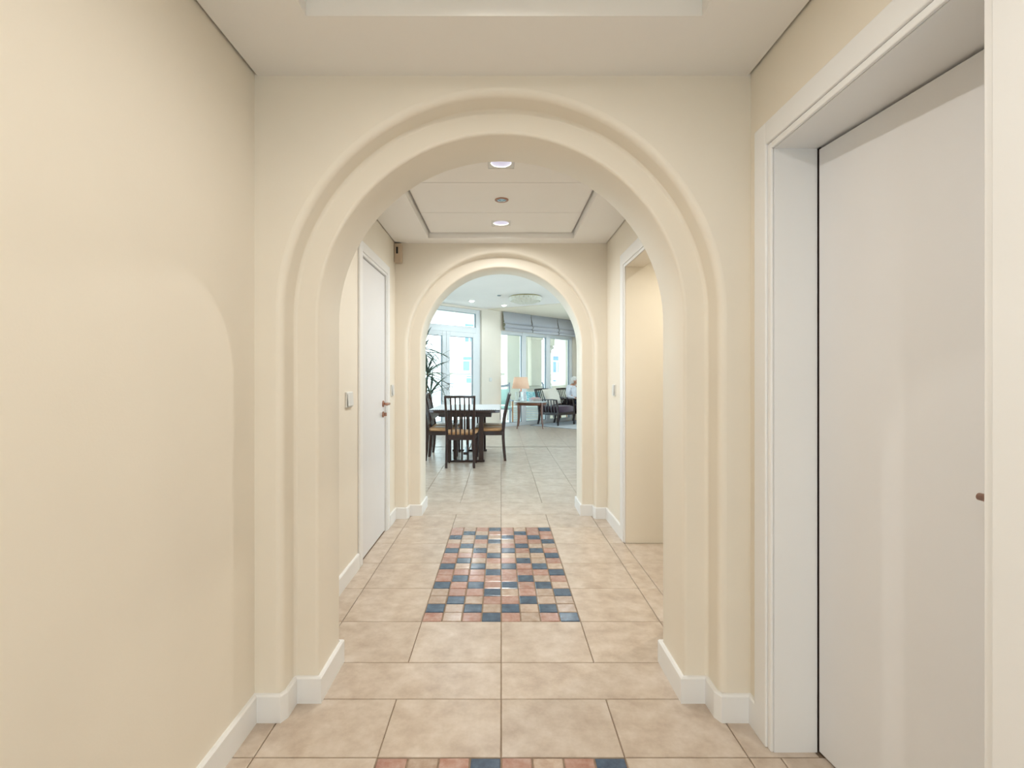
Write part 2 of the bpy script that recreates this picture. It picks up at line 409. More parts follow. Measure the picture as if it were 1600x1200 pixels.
for i, (ya, yb) in enumerate(((2.46, 2.628), (2.634, 3.212), (3.218, 3.796), (3.802, 4.322))):
    bb = B()
    if i in (1, 3):  # panels cut for the square lamps
        yc = 2.927 if i == 1 else 4.063; h = 0.076
        bb.box(-0.6, -h, ya, yb, Z2+0.045, Z2+0.075); bb.box(h, 0.6, ya, yb, Z2+0.045, Z2+0.075)
        bb.box(-h, h, ya, yc-h, Z2+0.045, Z2+0.075); bb.box(-h, h, yc+h, yb, Z2+0.045, Z2+0.075)
    else: bb.box(-0.6, 0.6, ya, yb, Z2+0.045, Z2+0.075)
    obj('ceiling_panel', bb, 'ceil', CE2)
struct(obj('ceiling_corridor', B().box(XR2, 3.4, OPA, OPB, Z2, Z2+0.1), 'ceil'), 'white ceiling of the side corridor', 'ceiling')
poly = [(-3.7, 4.7), (4.3, 4.7), (4.3, 17.1), (-3.7, 9.1)]
struct(obj('ceiling_living', B().prism(poly, Z3, Z3+0.15), 'ceil'), 'high white ceiling of the living room', 'ceiling')
struct(obj('trim_1', B().prism([(-0.34, 12.36), (4.2, 9.72), (4.2, 16.9)], Z3-0.012, Z3), 'cornice'), 'cream dropped ceiling strip above the window blinds', 'ceiling')

# ------------------------------------------------------------------ floor and tiles
T = 0.4075
b = B(); zt = -0.006
b.box(-4, 4.5, YB-0.2, 9.185, zt-0.1, zt, mi=0)
b.prism([(-4, 9.185), (4.5, 9.185), (4.5, 17.3), (-4, 8.8+0.3)], -0.1, 0.0, mi=1)
FL = obj('floor', b, ['grout', 'far_floor']); struct(FL, 'beige tiled floor with two mosaic insets running through both halls', 'floor')
cache = {}
def tile(name, x0, x1, y0, y1, m, g=0.0019, bev=0.0025, dz=0.0):
    wx, wy = round(x1-x0-2*g, 4), round(y1-y0-2*g, 4); k = (wx, wy, m)
    if k not in cache:
        bb = B(); a, c = wx/2, wy/2
        rows = [[(-a, -c, -0.012), (a, -c, -0.012), (a, c, -0.012), (-a, c, -0.012)],
                [(-a, -c, -bev*0.7), (a, -c, -bev*0.7), (a, c, -bev*0.7), (-a, c, -bev*0.7)],
                [(-a+bev, -c+bev, 0), (a-bev, -c+bev, 0), (a-bev, c-bev, 0), (-a+bev, c-bev, 0)]]
        bb.grid(rows, True, False, True)
        me = bb.mesh(name); fixn(me); me.materials.append(M[m]); cache[k] = me
    o = bpy.data.objects.new(name, cache[k]); C.objects.link(o); o.parent = FL
    o.location = ((x0+x1)/2, (y0+y1)/2, dz)
    return o
def row(y0, y1, joints):
    for a, c in zip(joints[:-1], joints[1:]): tile('tile', a, c, y0, y1, 'tile')
for y0, y1 in ((0.45, 0.857), (0.857, 1.264), (1.264, 1.671)):
    row(y0, y1, [-0.92, -0.815, -T]); row(y0, y1, [T, 0.815, 0.92, 1.33])
row(1.671, 1.975, [-0.92, -0.815, -T, 0, T, 0.815, 1.05])
row(1.975, 2.227, [-0.82, 0, 0.82])
JX = [-0.95, -0.815, -T, 0, T, 0.815, 0.93]
row(2.227, 2.602, JX)
for k in range(4):
    y0 = 2.602+k*0.4085
    row(y0, y0+0.4085, JX[:3]); row(y0, y0+0.4085, JX[4:])
    if k < 3: row(y0, y0+0.4085, [0.93, 0.93+T, 0.93+2*T, 0.93+3*T])
row(4.236, 4.64, JX+[1.0]); row(4.64, 5.06, [-0.8, 0, 0.8])
for k in range(10):
    y0 = 5.06+0.4125*k
    row(y0, y0+0.4125, [i*T for i in range(-7, 8)])
BLUE = {0: (3, 7), 1: (1, 5), 2: (0, 2, 4, 6)}
def mosaic(yfar, rows_, cell, colw):
    for r in range(rows_):
        for c in range(8):
            y1 = yfar-r*cell
            m = 'mos_blue' if c in BLUE[r % 3] else ('mos_red' if random.random() < 0.42 else 'mos_tan')
            if m != 'mos_blue' and r % 16 in (0, 14, 15): m = 'mos_red' if (c % 2 == 0) else 'mos_tan'
            tile('mosaic_tile', -T+c*colw, -T+(c+1)*colw, y1-cell, y1, m, 0.003, 0.003, random.uniform(-0.0008, 0.0008))
mosaic(4.236, 16, 1.634/16, T/4)
mosaic(1.671, 4, 1.634/16, T/4)

# ------------------------------------------------------------------ baseboards
def baseboard(name, pts, label, h=0.10, t=0.015):
    # pts: floor polyline along the wall; the board grows to the right-hand side of the path
    P = [Vector((x, y)) for x, y in pts]; off = []
    for i, p in enumerate(P):
        ns = []
        if i > 0: d = (p-P[i-1]).normalized(); ns.append(Vector((d.y, -d.x)))
        if i < len(P)-1: d = (P[i+1]-p).normalized(); ns.append(Vector((d.y, -d.x)))
        n = sum(ns, Vector((0, 0))); n.normalize(); k = 1/max(0.3, n.dot(ns[0])); off.append(n*k)
    prof = [(0, 0), (t, 0), (t, h-0.006), (t-0.005, h), (0, h)]
    rows = [[(p.x+o.x*a, p.y+o.y*a, z) for a, z in prof] for p, o in zip(P, off)]
    o = obj(name, B().grid(rows, True, False, True), 'white')
    return struct(o, label, 'baseboard')
baseboard('baseboard_left', [(XL1, YB), (XL1, A1F), (-0.797-0.01, A1F), (-0.797, A1F+0.02), (-0.797, A1M), (-0.705, A1M), (-0.705, A1B), (XL2, A1B), (XL2, D1A-0.10)],
          'white baseboard on the left stepping around the near arch')
baseboard('baseboard_right', [(XR2, OPA-0.02), (XR2, A1B), (0.705, A1B), (0.705, A1M), (0.797, A1M), (0.797, A1F+0.02), (0.807, A1F), (XR1, A1F), (XR1, D2B+0.095)],
          'white baseboard on the right stepping around the near arch')
baseboard('baseboard_far_left', [(XL2, D1B+0.10), (XL2, A2F), (-0.835-0.01, A2F), (-0.835, A2F+0.02), (-0.835, A2M), (-0.73, A2M), (-0.73, A2B), (-3.6, A2B)],
          'white baseboard on the left of the far arch')
baseboard('baseboard_far_right', [(4.2, A2B), (0.73, A2B), (0.73, A2M), (0.835, A2M), (0.835, A2F+0.02), (0.845, A2F), (XR2, A2F), (XR2, OPB+0.112)],
          'white baseboard on the right of the far arch')
r2 = math.sqrt(.5)
def wp(s, n=0.0): return (WL[0]+s*r2+n*r2, WL[1]+s*r2-n*r2)
baseboard('baseboard_window', [wp(-0.62), wp(0.0)], 'white baseboard on the pier between balcony door and windows')

# ------------------------------------------------------------------ door casings and doors
def casing_y(name, xw, sgn, ya, yb, H, wd, th, label, left=True, right=True):
    """casing on a wall x = xw, growing to sgn*x into the room"""
    b = B()
    def seg(y0, y1, z0, z1, t): b.box(min(xw, xw+sgn*t), max(xw, xw+sgn*t), y0, y1, z0, z1)
    iw = 0.022
    if left: seg(ya-wd, ya-iw, 0, H+wd, th); seg(ya-iw, ya, 0, H+iw, th*0.6)
    if right: seg(yb+iw, yb+wd, 0, H+wd, th); seg(yb, yb+iw, 0, H+iw, th*0.6)
    seg(ya-iw if left else ya, yb+iw if right else yb, H+iw, H+wd, th); seg(ya, yb, H, H+iw, th*0.6)
    return struct(obj(name, b, 'white', bevel=0.004), label, 'door trim')
casing_y('trim_2', XR1, -1, D2A, D2B, D2H, 0.098, 0.018, 'wide white casing around the door on the right')
casing_y('trim_3', XL2, 1, D1A, D1B, D1H, 0.09, 0.016, 'white casing around the door left of the second hall')
casing_y('trim_4', XR2, -1, OPA, OPB, OPH, 0.11, 0.018, 'white casing around the corridor opening')
b = B(); b.box(XR1, 1.054, D2A-0.02, D2A, 0, D2H); b.box(XR1, 1.054, D2B, D2B+0.02, 0, D2H); b.box(XR1, 1.054, D2A-0.02, D2B+0.02, D2H, D2H+0.02); b.box(1.056, 1.15, D2A-0.02, D2B+0.02, D2H+0.003, D2H+0.02)
struct(obj('trim_5', b, 'white'), 'deep white jamb lining of the door on the right', 'door trim')
b = B(); b.box(XL2-0.14, XL2, D1A-0.015, D1A, 0, D1H); b.box(XL2-0.14, XL2, D1B, D1B+0.015, 0, D1H); b.box(XL2-0.14, XL2, D1A-0.015, D1B+0.015, D1H, D1H+0.015)
struct(obj('trim_6', b, 'white'), 'white jamb lining of the second hall door', 'door trim')

def lever(parent, loc, rz, m, length=0.125, key=True, sgn=1, kz=-0.085):
    """lever set: local -y is out of the door face, the lever runs along sgn*x"""
    h = bpy.data.objects.new('handle', None)
    e = Matrix.Translation(loc) @ Matrix.Rotation(rz, 4, 'Z')
    def put(name, b):
        b.v = [tuple(e @ Vector(p)) for p in b.v]; return obj(name, b, m, parent)
    bpy.data.objects.remove(h)
    b = B().lathe([(0.0, 0.0), (0.026, 0.0), (0.026, -0.006), (0.022, -0.009), (0.0, -0.009)], axis='y', n=20)
    pts = [(0, -0.004, 0), (0, -0.03, 0), (0, -0.045, 0), (sgn*0.006, -0.053, 0), (sgn*0.02, -0.055, 0), (sgn*length*0.6, -0.055, 0), (sgn*length, -0.052, 0.0)]
    b.tube(pts, [0.009, 0.009, 0.0095, 0.010, 0.010, 0.0095, 0.0085], 12)
    hd = put('handle', b)
    if key:
        k = B().lathe([(0.0, 0.0), (0.024, 0.0), (0.024, -0.006), (0.019, -0.009), (0.008, -0.009), (0.008, -0.014), (0.0, -0.014)], (0, 0, kz), axis='y', n=20)
        k.box(-0.003, 0.003, -0.03, -0.01, kz-0.014, kz+0.014)
        put('lock_turn', k)
# wide door on the right, pushed a few degrees into the side room
DZ = math.atan(88/793.0)
D2 = bpy.data.objects.new('door_2', None); C.objects.link(D2); struct(D2, 'wide white flush door on the right standing slightly ajar', 'door')
D2.location = (1.056, D2B-0.006, 0); D2.rotation_euler = (0, 0, DZ)
obj('leaf', B().box(0, 0.042, -0.742, 0, 0.008, D2H-0.006), 'door', D2, bevel=0.002)
obj('hinge_gap_shade', B().box(0.004, 0.05, 0.0, 0.012, 0.004, D2H), 'dark_gap', D2)  # dark strip put in for the shade inside the hinge gap
lever(D2, (0, -0.668, 0.985), -PI/2, 'copper', 0.115, True, -1, -0.1)
# flush door in the second hall
D1 = bpy.data.objects.new('door_1', None); C.objects.link(D1); struct(D1, 'white flush door in the left wall of the second hall', 'door')
D1.location = (XL2-0.008, D1A, 0)
obj('leaf', B().box(-0.04, 0, 0.003, D1B-D1A-0.003, 0.008, D1H-0.004), 'door', D1, bevel=0.002)
lever(D1, (0, D1B-D1A-0.06, 1.04), PI/2, 'copper', 0.12, True, -1)

# ------------------------------------------------------------------ light switches, alarm box
def switch(loc, rz, wd, ht, label, rockers=2):
    t = thing('light_switch', label, 'switch', loc, rz)
    obj('face_plate', B().box(-wd/2, wd/2, -0.011, 0, -ht/2, ht/2), 'plastic', t, bevel=0.003)
    step = (wd-0.016)/rockers
    for i in range(rockers):
        x = -wd/2+0.008+i*step
        bb = B(); bb.v = []
        rows = [[(x+0.001, -0.011, -ht/2+0.008), (x+step-0.001, -0.011, -ht/2+0.008)], [(x+0.001, -0.018, -ht/2+0.010), (x+step-0.001, -0.018, -ht/2+0.010)],
                [(x+0.001, -0.013, ht/2-0.008), (x+step-0.001, -0.013, ht/2-0.008)], [(x+0.001, -0.011, ht/2-0.008), (x+step-0.001, -0.011, ht/2-0.008)]]
        bb.grid(rows, False, False); obj('rocker', bb, 'plastic', t)
    return t
switch((XL2, 3.12, 1.115), PI/2, 0.13, 0.095, 'double white light switch on the left wall before the second hall door')
switch((XL2, 4.36, 1.14), PI/2, 0.085, 0.095, 'small white light switch between the second hall door and the far arch')
switch((XR2, 4.2, 1.145), -PI/2, 0.085, 0.095, 'white light switch on the right wall beside the corridor opening')
p = wp(-0.37); switch((p[0], p[1], 1.2), PI/4, 0.085, 0.09, 'white light switch on the pier beside the balcony door', 1)
t = thing('alarm_sounder', 'beige alarm box with black window high in the hall corner', 'alarm box', (XL2+0.033, A2F, 2.365), 0)
obj('casing', B().box(-0.032, 0.035, -0.055, 0, -0.105, 0.065), 'aged', t, bevel=0.010, seg=3)
obj('window', B().box(-0.013, 0.004, -0.058, -0.054, -0.028, 0.030), 'black', t)

# ------------------------------------------------------------------ ceiling fittings
def area(parent, name, loc, size, W, col, spread=150, blend=0.7):
    d = bpy.data.lights.new(name, 'SPOT'); d.shadow_soft_size = 0.022; d.energy = W; d.color = col; d.spot_size = math.radians(spread); d.spot_blend = blend
    o = bpy.data.objects.new(name, d); C.objects.link(o); o.parent = parent; o.location = loc
    return o
def square_downlight(x, y, z, W, col, label, group, spread=150, blend=0.7):
    t = thing('downlight', label, 'ceiling light', (x, y, z), 0, group)
    h = 0.074; b = B(); n = 32
    sq = []; ci = []; ci2 = []
    for i in range(n):
        a = 2*PI*i/n; c, s = math.cos(a), math.sin(a); k = h/max(abs(c), abs(s))
        sq.append((c*k, s*k, 0.002)); ci.append((c*0.06, s*0.06, 0.002)); ci2.append((c*0.06, s*0.06, 0.004))
    b.grid([[(p[0], p[1], 0.012) for p in sq], sq, ci, ci2], True, False)
    obj('trim_plate', b, 'plastic', t)
    obj('reflector', B().grid([[(math.cos(2*PI*i/n)*r, math.sin(2*PI*i/n)*r, zz) for i in range(n)] for r, zz in ((0.06, 0.004), (0.052, 0.02), (0.03, 0.036))], True), 'reflector', t)
    obj('bulb', B().lathe([(0.0, 0.03), (0.022, 0.03), (0.026, 0.04), (0.0, 0.042)], n=20), 'lens', t)
    area(t, 'lamp_light', (0, 0, 0.004), 0.1, W, col, spread, blend)
    return t
G2 = 'square downlights in the second hall tray'
square_downlight(0, 2.927, Z2+0.045, HALL2_W, (1, 0.99, 0.96), 'nearer square downlight in the second hall ceiling tray', G2, 168, 1.0)
square_downlight(0, 4.063, Z2+0.045, HALL2_W, (1, 0.99, 0.96), 'farther square downlight in the second hall ceiling tray', G2, 168, 1.0)
for yy, ww, cc, lb in ((1.2, 1.0, (1, 0.97, 0.93), 'square downlight in the near hall tray just above the frame'), (0.06, 1.0, (1, 0.97, 0.93), 'added unseen square downlight in the near hall tray above the camera'),  # the lamp above the camera is unseen, added to brighten the hall
                      (-1.08, 3.1, (1, 0.91, 0.79), 'added fill downlight in the near hall tray behind the camera')):  # lamp behind the camera added to warm and brighten the arch wall
    square_downlight(0, yy, Z1+0.043, HALL1_W*ww, cc, lb, 'square downlights in the near hall tray', 178)
square_downlight(1.55, 3.1, Z2-0.003, CORR_W, (1, 0.94, 0.80), 'square downlight in the side corridor ceiling', 'square downlights in the side corridor')
t = thing('ceiling_spot', 'round blue mirror fitting between the two hall downlights', 'ceiling fitting', (0.004, 3.524, Z2+0.045))
obj('ring', B().lathe([(0.040, 0.0), (0.048, 0.0), (0.048, -0.004), (0.044, -0.006), (0.040, -0.005)], n=28), 'copper', t)
obj('lens', B().lathe([(0.0, -0.010), (0.020, -0.008), (0.036, -0.003), (0.041, 0.0), (0.0, 0.0)], n=24), 'bluelens', t)
def round_downlight(x, y, label):
    t = thing('recessed_spot', label, 'ceiling light', (x, y, Z3), 0, 'round recessed spots in the living room')
    obj('ring', B().lathe([(0.058, 0.0), (0.078, 0.0), (0.075, -0.008), (0.060, -0.008)], n=28), 'plastic', t)
    obj('bulb', B().lathe([(0.0, -0.032), (0.03, -0.028), (0.05, -0.015), (0.058, 0.0), (0.0, 0.0)], n=24), 'lens', t)
    area(t, 'lamp_light', (0, 0, -0.06), 0.08, LIV_W, (0.84, 0.94, 1.0), 170)
round_downlight(-0.64, 11.04, 'left lit recessed spot on the living room ceiling by the balcony door')
round_downlight(0.07, 11.67, 'right lit recessed spot on the living room ceiling near the blinds')
for yy, xs in ((8.1, (-2.4, -0.7, 1.0, 2.7)), (6.2, (-2.4, -0.7, 1.0, 2.7)), (11.0, (2.9,)), (13.4, (3.3, 2.0))):  # unseen spots added to fill the living room with light
    for i_, xx in enumerate(xs):
        round_downlight(xx, yy, 'added unseen living room fill spot, %s of the row %s' % (('first', 'second', 'third', 'fourth')[i_],
            {8.1: 'above the dining table', 6.2: 'just beyond the far arch', 11.0: 'beside the right wall', 13.4: 'above the armchairs'}[yy]))
t = thing('smoke_detector', 'small grey smoke detector on the living room ceiling', 'detector', (-0.04, 10.27, Z3))
obj('housing', B().lathe([(0.0, 0.0), (0.038, 0.0), (0.036, -0.018), (0.0, -0.022)], n=24), 'seal', t)
obj('base_ring', B().lathe([(0.038, 0.0), (0.046, 0.0), (0.044, -0.006), (0.038, -0.006)], n=24), 'plastic', t)
t = thing('ceiling_lamp', 'round pearly shell flush ceiling lamp in the living room', 'ceiling light', (0.5, 10.43, Z3))
obj('rim', B().lathe([(0.0, 0.0), (0.30, 0.0), (0.31, -0.012), (0.30, -0.02), (0.0, -0.02)], n=36), 'gold', t)
for k, (ra, rb_, z0, z1, n) in enumerate(((0.32, 0.33, -0.02, -0.062, 22), (0.30, 0.325, -0.06, -0.10, 20), (0.20, 0.29, -0.10, -0.135, 16), (0.0, 0.2, -0.135, -0.15, 12))):
    for i in range(n):
        a0 = 2*PI*i/n; a1 = 2*PI*(i+0.94)/n; bb = B(); rows = []
        for j in range(4):
            f = j/3; r_ = (rb_*(1-f)+ra*f); zz = z0*(1-f)+z1*f
            rows.append([(r_*math.cos(a0*(1-q)+a1*q)*(1+0.03*math.sin(PI*q)), r_*math.sin(a0*(1-q)+a1*q)*(1+0.03*math.sin(PI*q)), zz-0.006*math.sin(PI*q)) for q in (0, .33, .66, 1)])
        bb.grid(rows); obj('shell_piece', bb, 'shell', t)

# ------------------------------------------------------------------ glazing in the window wall
def frame_box(b, x0, x1, z0, z1, w_, y0, y1):
    b.box(x0, x0+w_, y0, y1, z0, z1); b.box(x1-w_, x1, y0, y1, z0, z1)
    b.box(x0+w_, x1-w_, y0, y1, z0, z0+w_); b.box(x0+w_, x1-w_, y0, y1, z1-w_, z1)
def pane(parent, x0, x1, z0, z1, y):
    b = B(); b.box(x0+0.002, x1-0.002, y-0.004, y+0.004, z0+0.002, z1-0.002); obj('pane', b, 'pane', parent)
    s = B(); frame_box(s, x0-0.001, x1+0.001, z0-0.001, z1+0.001, 0.010, y-0.012, y+0.012); obj('seal', s, 'seal', parent)
DW = bpy.data.objects.new('door_3', None); C.objects.link(DW); DW.location = WL; DW.rotation_euler = (0, 0, WR)
struct(DW, 'white double glazed balcony door with a transom light', 'door')
b = B(); b.box(-2.80, -2.66, 0.05, 0.13, 0, 2.87); b.box(-0.80, -0.66, 0.05, 0.13, 0, 2.87); b.box(-2.66, -0.80, 0.05, 0.13, 2.78, 2.87); b.box(-2.66, -0.80, 0.05, 0.13, 2.31, 2.444)
b.box(-2.66, -0.80, 0.05, 0.13, 0, 0.03)
obj('frame', b, 'pvc', DW, bevel=0.006)
pane(DW, -2.66, -0.80, 2.444, 2.78, 0.085)
for (x0, x1) in ((-2.655, -1.728), (-1.724, -0.805)):
    lf = B(); frame_box(lf, x0, x1, 0.032, 2.305, 0.105, 0.03, 0.10); lf.box(x0+.105, x1-.105, 0.03, 0.10, 0.137, 0.26)
    L_ = obj('door_leaf', lf, 'pvc', DW, bevel=0.006)
    pane(L_, x0+0.105, x1-0.105, 0.26, 2.20, 0.065)
lever(DW, (-1.67, 0.03, 1.11), 0, 'chrome', 0.12, True, 1, -0.11)
def glazing(name, x0, x1, mull, label, loc=WL, rz=WR, zt_=2.43):
    o = bpy.data.objects.new(name, None); C.objects.link(o); o.location = loc; o.rotation_euler = (0, 0, rz); struct(o, label, 'window')
    b = B(); fw = 0.08
    b.box(x0, x0+0.022, 0.04, 0.13, 0, zt_); b.box(x1-0.1, x1, 0.04, 0.13, 0, zt_)
    b.box(x0, x1, 0.04, 0.13, zt_-fw, zt_); b.box(x0, x1, 0.04, 0.13, 0, 0.09)
    for m in mull: b.box(m[0], m[1], 0.03, 0.14, 0.0, zt_)
    obj('frame', b, 'pvc', o, bevel=0.005)
    e = [x0+0.022]+[v for m in mull for v in m]+[x1-0.1]
    for i in range(0, len(e), 2): pane(o, e[i], e[i+1], 0.09, zt_-fw, 0.085)
    return o
glazing('window_1', 0.0, 2.97, ((0.83, 0.966), (1.82, 1.96)), 'full height window in three white framed panes under grey blinds')
glazing('added_window_2', 3.3, 5.0, ((4.1, 4.23),), 'added unseen full height window beyond the seated person, for daylight')  # unseen glazing, added to let more daylight in
glazing('added_window_3', -4.75, -3.2, ((-4.0, -3.87),), 'added unseen full height window left of the balcony door, for daylight')  # added out of view as another daylight source
glazing('added_window_4', 0.0, 3.2, ((1.0, 1.13), (2.05, 2.18)), 'added unseen full height window in the left living room wall, for daylight', (-3.6, 5.4, 0), PI/2)  # unseen side window added to cool and brighten the living room
glazing('added_window_5', 0.0, 3.0, ((1.4, 1.53),), 'added unseen full height window in the right living room wall near the arch, for daylight', (4.2, 8.6, 0), -PI/2)  # added out of view to bring sky light in from the right
glazing('added_window_6', 0.0, 3.2, ((1.5, 1.63),), 'added unseen full height window in the right living room wall near the armchairs, for daylight', (4.2, 12.6, 0), -PI/2)  # second added window on this side, unseen, for sky light
glazing('added_back_glazing', 0.0, 0.9, ((0.40, 0.50),), 'added glazed opening behind the camera letting daylight in', (0.45, YB, 0), PI, 1.9)  # unseen opening added so soft daylight reaches the near hall

# roman blinds
prof = [(-0.055, 2.905), (-0.075, 2.70), (-0.098, 2.640), (-0.055, 2.624), (-0.100, 2.612), (-0.135, 2.575), (-0.118, 2.530), (-0.060, 2.512),
        (-0.108, 2.500), (-0.122, 2.468), (-0.108, 2.432), (-0.060, 2.43), (-0.040, 2.50), (-0.040, 2.70), (-0.035, 2.905)]
def blind(x0, x1, label, dz=0.0):
    t = thing('roman_blind', label, 'blind', WL, WR, 'grey roman blinds over the windows')
    b = B(); rows = []; n = 14
    for i in range(n+1):
        x = x0+(x1-x0)*i/n; wv = 0.004*math.sin(i*1.9+x0*5)
        sag = 0.006*math.sin(PI*i/n)
        rows.append([(x, y+wv*(1 if z < 2.8 else 0), z+dz*(2.92-z)-sag*(2.92-z)*2) for y, z in prof])
    b.grid(rows, True, True); obj('fabric', b, 'blind', t, norm=True)
    for xx in (x0, x1):
        e = B(); e.v += [(xx, y, z) for y, z in prof]; e.face(range(len(prof))); obj('lining_end', e, 'lining', t)
    obj('head_rail', B().box(x0, x1, -0.036, -0.002, 2.87, 2.905), 'plastic', t)
    cd = B(); cd.tube([(x1-0.004, -0.05, 2.87), (x1-0.003, -0.115, 2.66), (x1-0.006, -0.118, 2.60), (x1-0.001, -0.10, 2.5)], 0.004, 6); obj('cord', cd, 'espresso', t)
blind(0.02, 1.06, 'left grey roman blind, beside the white pier')
blind(1.075, 2.16, 'middle of the three grey roman blinds')
blind(2.175, 3.28, 'right grey roman blind, cut by the arch edge')

# ------------------------------------------------------------------ dining set
def dining_chair(label, loc, rz):
    t = thing('dining_chair', label, 'chair', loc, rz, 'dark slatted dining chairs around the table')
    hw = 0.185
    def post(s):
        pts = [(s*0.192, -0.03, 0), (s*0.19, -0.012, 0.15), (s*0.187, 0, 0.35), (s*0.186, 0, 0.46), (s*0.19, -0.022, 0.65), (s*0.196, -0.062, 0.85), (s*0.201, -0.1, 1.0)]
        return B().bar(pts, [(0.032, 0.036), (0.034, 0.042), (0.036, 0.046), (0.036, 0.046), (0.034, 0.04), (0.03, 0.032), (0.028, 0.026)])
    for s in (-1, 1): obj('back_post', post(s), 'wood', t, bevel=0.004)
    for s in (-1, 1):
        obj('front_leg', B().bar([(s*0.195, 0.405, 0), (s*0.2, 0.405, 0.42)], [(0.028, 0.028), (0.036, 0.036)]), 'wood', t, bevel=0.003)
    obj('top_rail', B().bar([(-0.2, -0.098, 0.985), (0, -0.112, 0.988), (0.2, -0.098, 0.985)], (0.035, 0.02), (0, 0, 1)), 'wood', t, bevel=0.004)
    for i in range(5):
        x = (-2+i)*0.0605; xt = x*1.04
        pts = [(x, 0.0, 0.42), (x, -0.004, 0.55), (x, -0.028, 0.70), (xt, -0.066, 0.86), (xt, -0.104, 0.985)]
        obj('slat', B().bar(pts, [(0.021, 0.012)]*5), 'wood', t, bevel=0.002)
    obj('back_rail', B().box(-hw, hw, -0.012, 0.012, 0.385, 0.455), 'wood', t, bevel=0.003)
    obj('front_rail', B().box(-0.19, 0.19, 0.392, 0.415, 0.385, 0.445), 'wood', t, bevel=0.003)
    for s in (-1, 1): obj('side_rail', B().bar([(s*0.188, 0.01, 0.415), (s*0.2, 0.4, 0.415)], (0.02, 0.06), (1, 0, 0)), 'wood', t, bevel=0.003)
    b = B(); rows = []
    out = [(-0.165, 0.02), (0.165, 0.02), (0.19, 0.05), (0.225, 0.40), (0.205, 0.43), (-0.205, 0.43), (-0.225, 0.40), (-0.19, 0.05)]
    for z, k in ((0.448, 0.98), (0.458, 1.0), (0.482, 1.0), (0.492, 0.93), (0.495, 0.7)):
        rows.append([(x*k, 0.225+(y-0.225)*k, z) for x, y in out])
    b.grid(rows, True, True, True); obj('seat_pad', b, 'tan_leather', t)
    return t
ch = dining_chair('dark slatted dining chair at the near end of the table, back to the camera', (-0.565, 7.03, 0), 0)
dup(ch, (0.032, 7.81, 0), PI/2, 'nearer slatted dining chair on the right side of the table, seen side on')
dup(ch, (0.032, 8.29, 0), PI/2, 'farther slatted dining chair on the right side of the table, mostly hidden')
dup(ch, (-1.105, 7.81, 0), -PI/2, 'nearer slatted dining chair on the left side of the table under the plant')
dup(ch, (-1.105, 8.29, 0), -PI/2, 'farther slatted dining chair on the left side of the table')
TX0, TX1, TY0, TY1, TZ = -1.05, -0.02, 7.35, 8.95, 0.772
tcx = (TX0+TX1)/2
t = thing('dining_table', 'dark wooden trestle dining table under a white cloth', 'table', (tcx, (TY0+TY1)/2, 0))
hx, hy = (TX1-TX0)/2, (TY1-TY0)/2
b = B(); c_ = 0.07
pl = [(-hx+c_, -hy), (hx-c_, -hy), (hx, -hy+c_), (hx, hy-c_), (hx-c_, hy), (-hx+c_, hy), (-hx, hy-c_), (-hx, -hy+c_)]
b.prism(pl, TZ-0.034, TZ); obj('tabletop', b, 'wood', t, bevel=0.006)
obj('apron', B().box(-0.39, 0.39, -hy+0.14, -hy+0.165, TZ-0.105, TZ-0.034).box(-0.39, 0.39, hy-0.165, hy-0.14, TZ-0.105, TZ-0.034).box(-0.39, -0.365, -hy+0.165, hy-0.165, TZ-0.105, TZ-0.034).box(0.365, 0.39, -hy+0.165, hy-0.165, TZ-0.105, TZ-0.034), 'wood', t)
for yy in (7.53-(TY0+TY1)/2, 8.64-(TY0+TY1)/2):
    obj('foot_bar', B().box(-0.29, 0.29, yy-0.035, yy+0.035, 0, 0.03), 'wood', t, bevel=0.004)
    obj('trestle_head', B().box(-0.33, 0.33, yy-0.03, yy+0.03, TZ-0.09, TZ-0.034), 'wood', t)
    for s in (-1, 1): obj('leg', B().box(s*0.24-0.034, s*0.24+0.034, yy-0.032, yy+0.032, 0.03, TZ-0.09), 'wood', t, bevel=0.004)
    for k in range(4):
        x = -0.135+k*0.09; obj('slat', B().box(x-0.012, x+0.012, yy-0.012, yy+0.012, 0.03, TZ-0.09), 'wood', t)
obj('stretcher', B().box(-0.03, 0.03, 7.56-(TY0+TY1)/2, 8.61-(TY0+TY1)/2, 0.10, 0.14), 'wood', t)
# tablecloth, falling over both long sides
b = B(); rows = []; ny = 40
for j in range(ny+1):
    f = j/ny; y = TY0+0.055+(TY1-0.03-TY0-0.055)*f; r_ = []
    hang = 0.17 if 0.25 < f < 0.85 else 0.17*max(0, 1-(0.25-f if f <= 0.25 else f-0.85)/0.16)
    for s in (-1, 1):
        L_ = []
        xe = hx+0.005
        for k in range(5):
            d = hang*k/4; L_.append((tcx+s*(xe+0.004*math.sin(y*24)*k/4), y, TZ+0.004-d-(0.002 if k else 0)))
        if s < 0: r_ += list(reversed(L_))
        else: top = [(tcx+hx*(-0.97+1.94*q/11), y, TZ+0.0045) for q in range(12)]; r_ += top+L_
    rows.append(r_)
b.grid(rows, False, True)
o = obj('tablecloth', b, 'linen'); d = o.modifiers.new('thick', 'SOLIDIFY'); d.thickness = 0.0025; d.offset = 1
tag(o, 'white cloth spread over the dining table', 'tablecloth')
hb = B()
for q in range(30):
    x = tcx-hx+0.06+q*(2*hx-0.12)/29; hb.lathe([(0.0, -0.006), (0.007, -0.004), (0.009, 0.0), (0.007, 0.004), (0.0, 0.006)], (x, TY0+0.05, TZ+0.006), 8)
obj('hem_beads', hb, 'grey_wood', o)['kind'] = 'stuff'

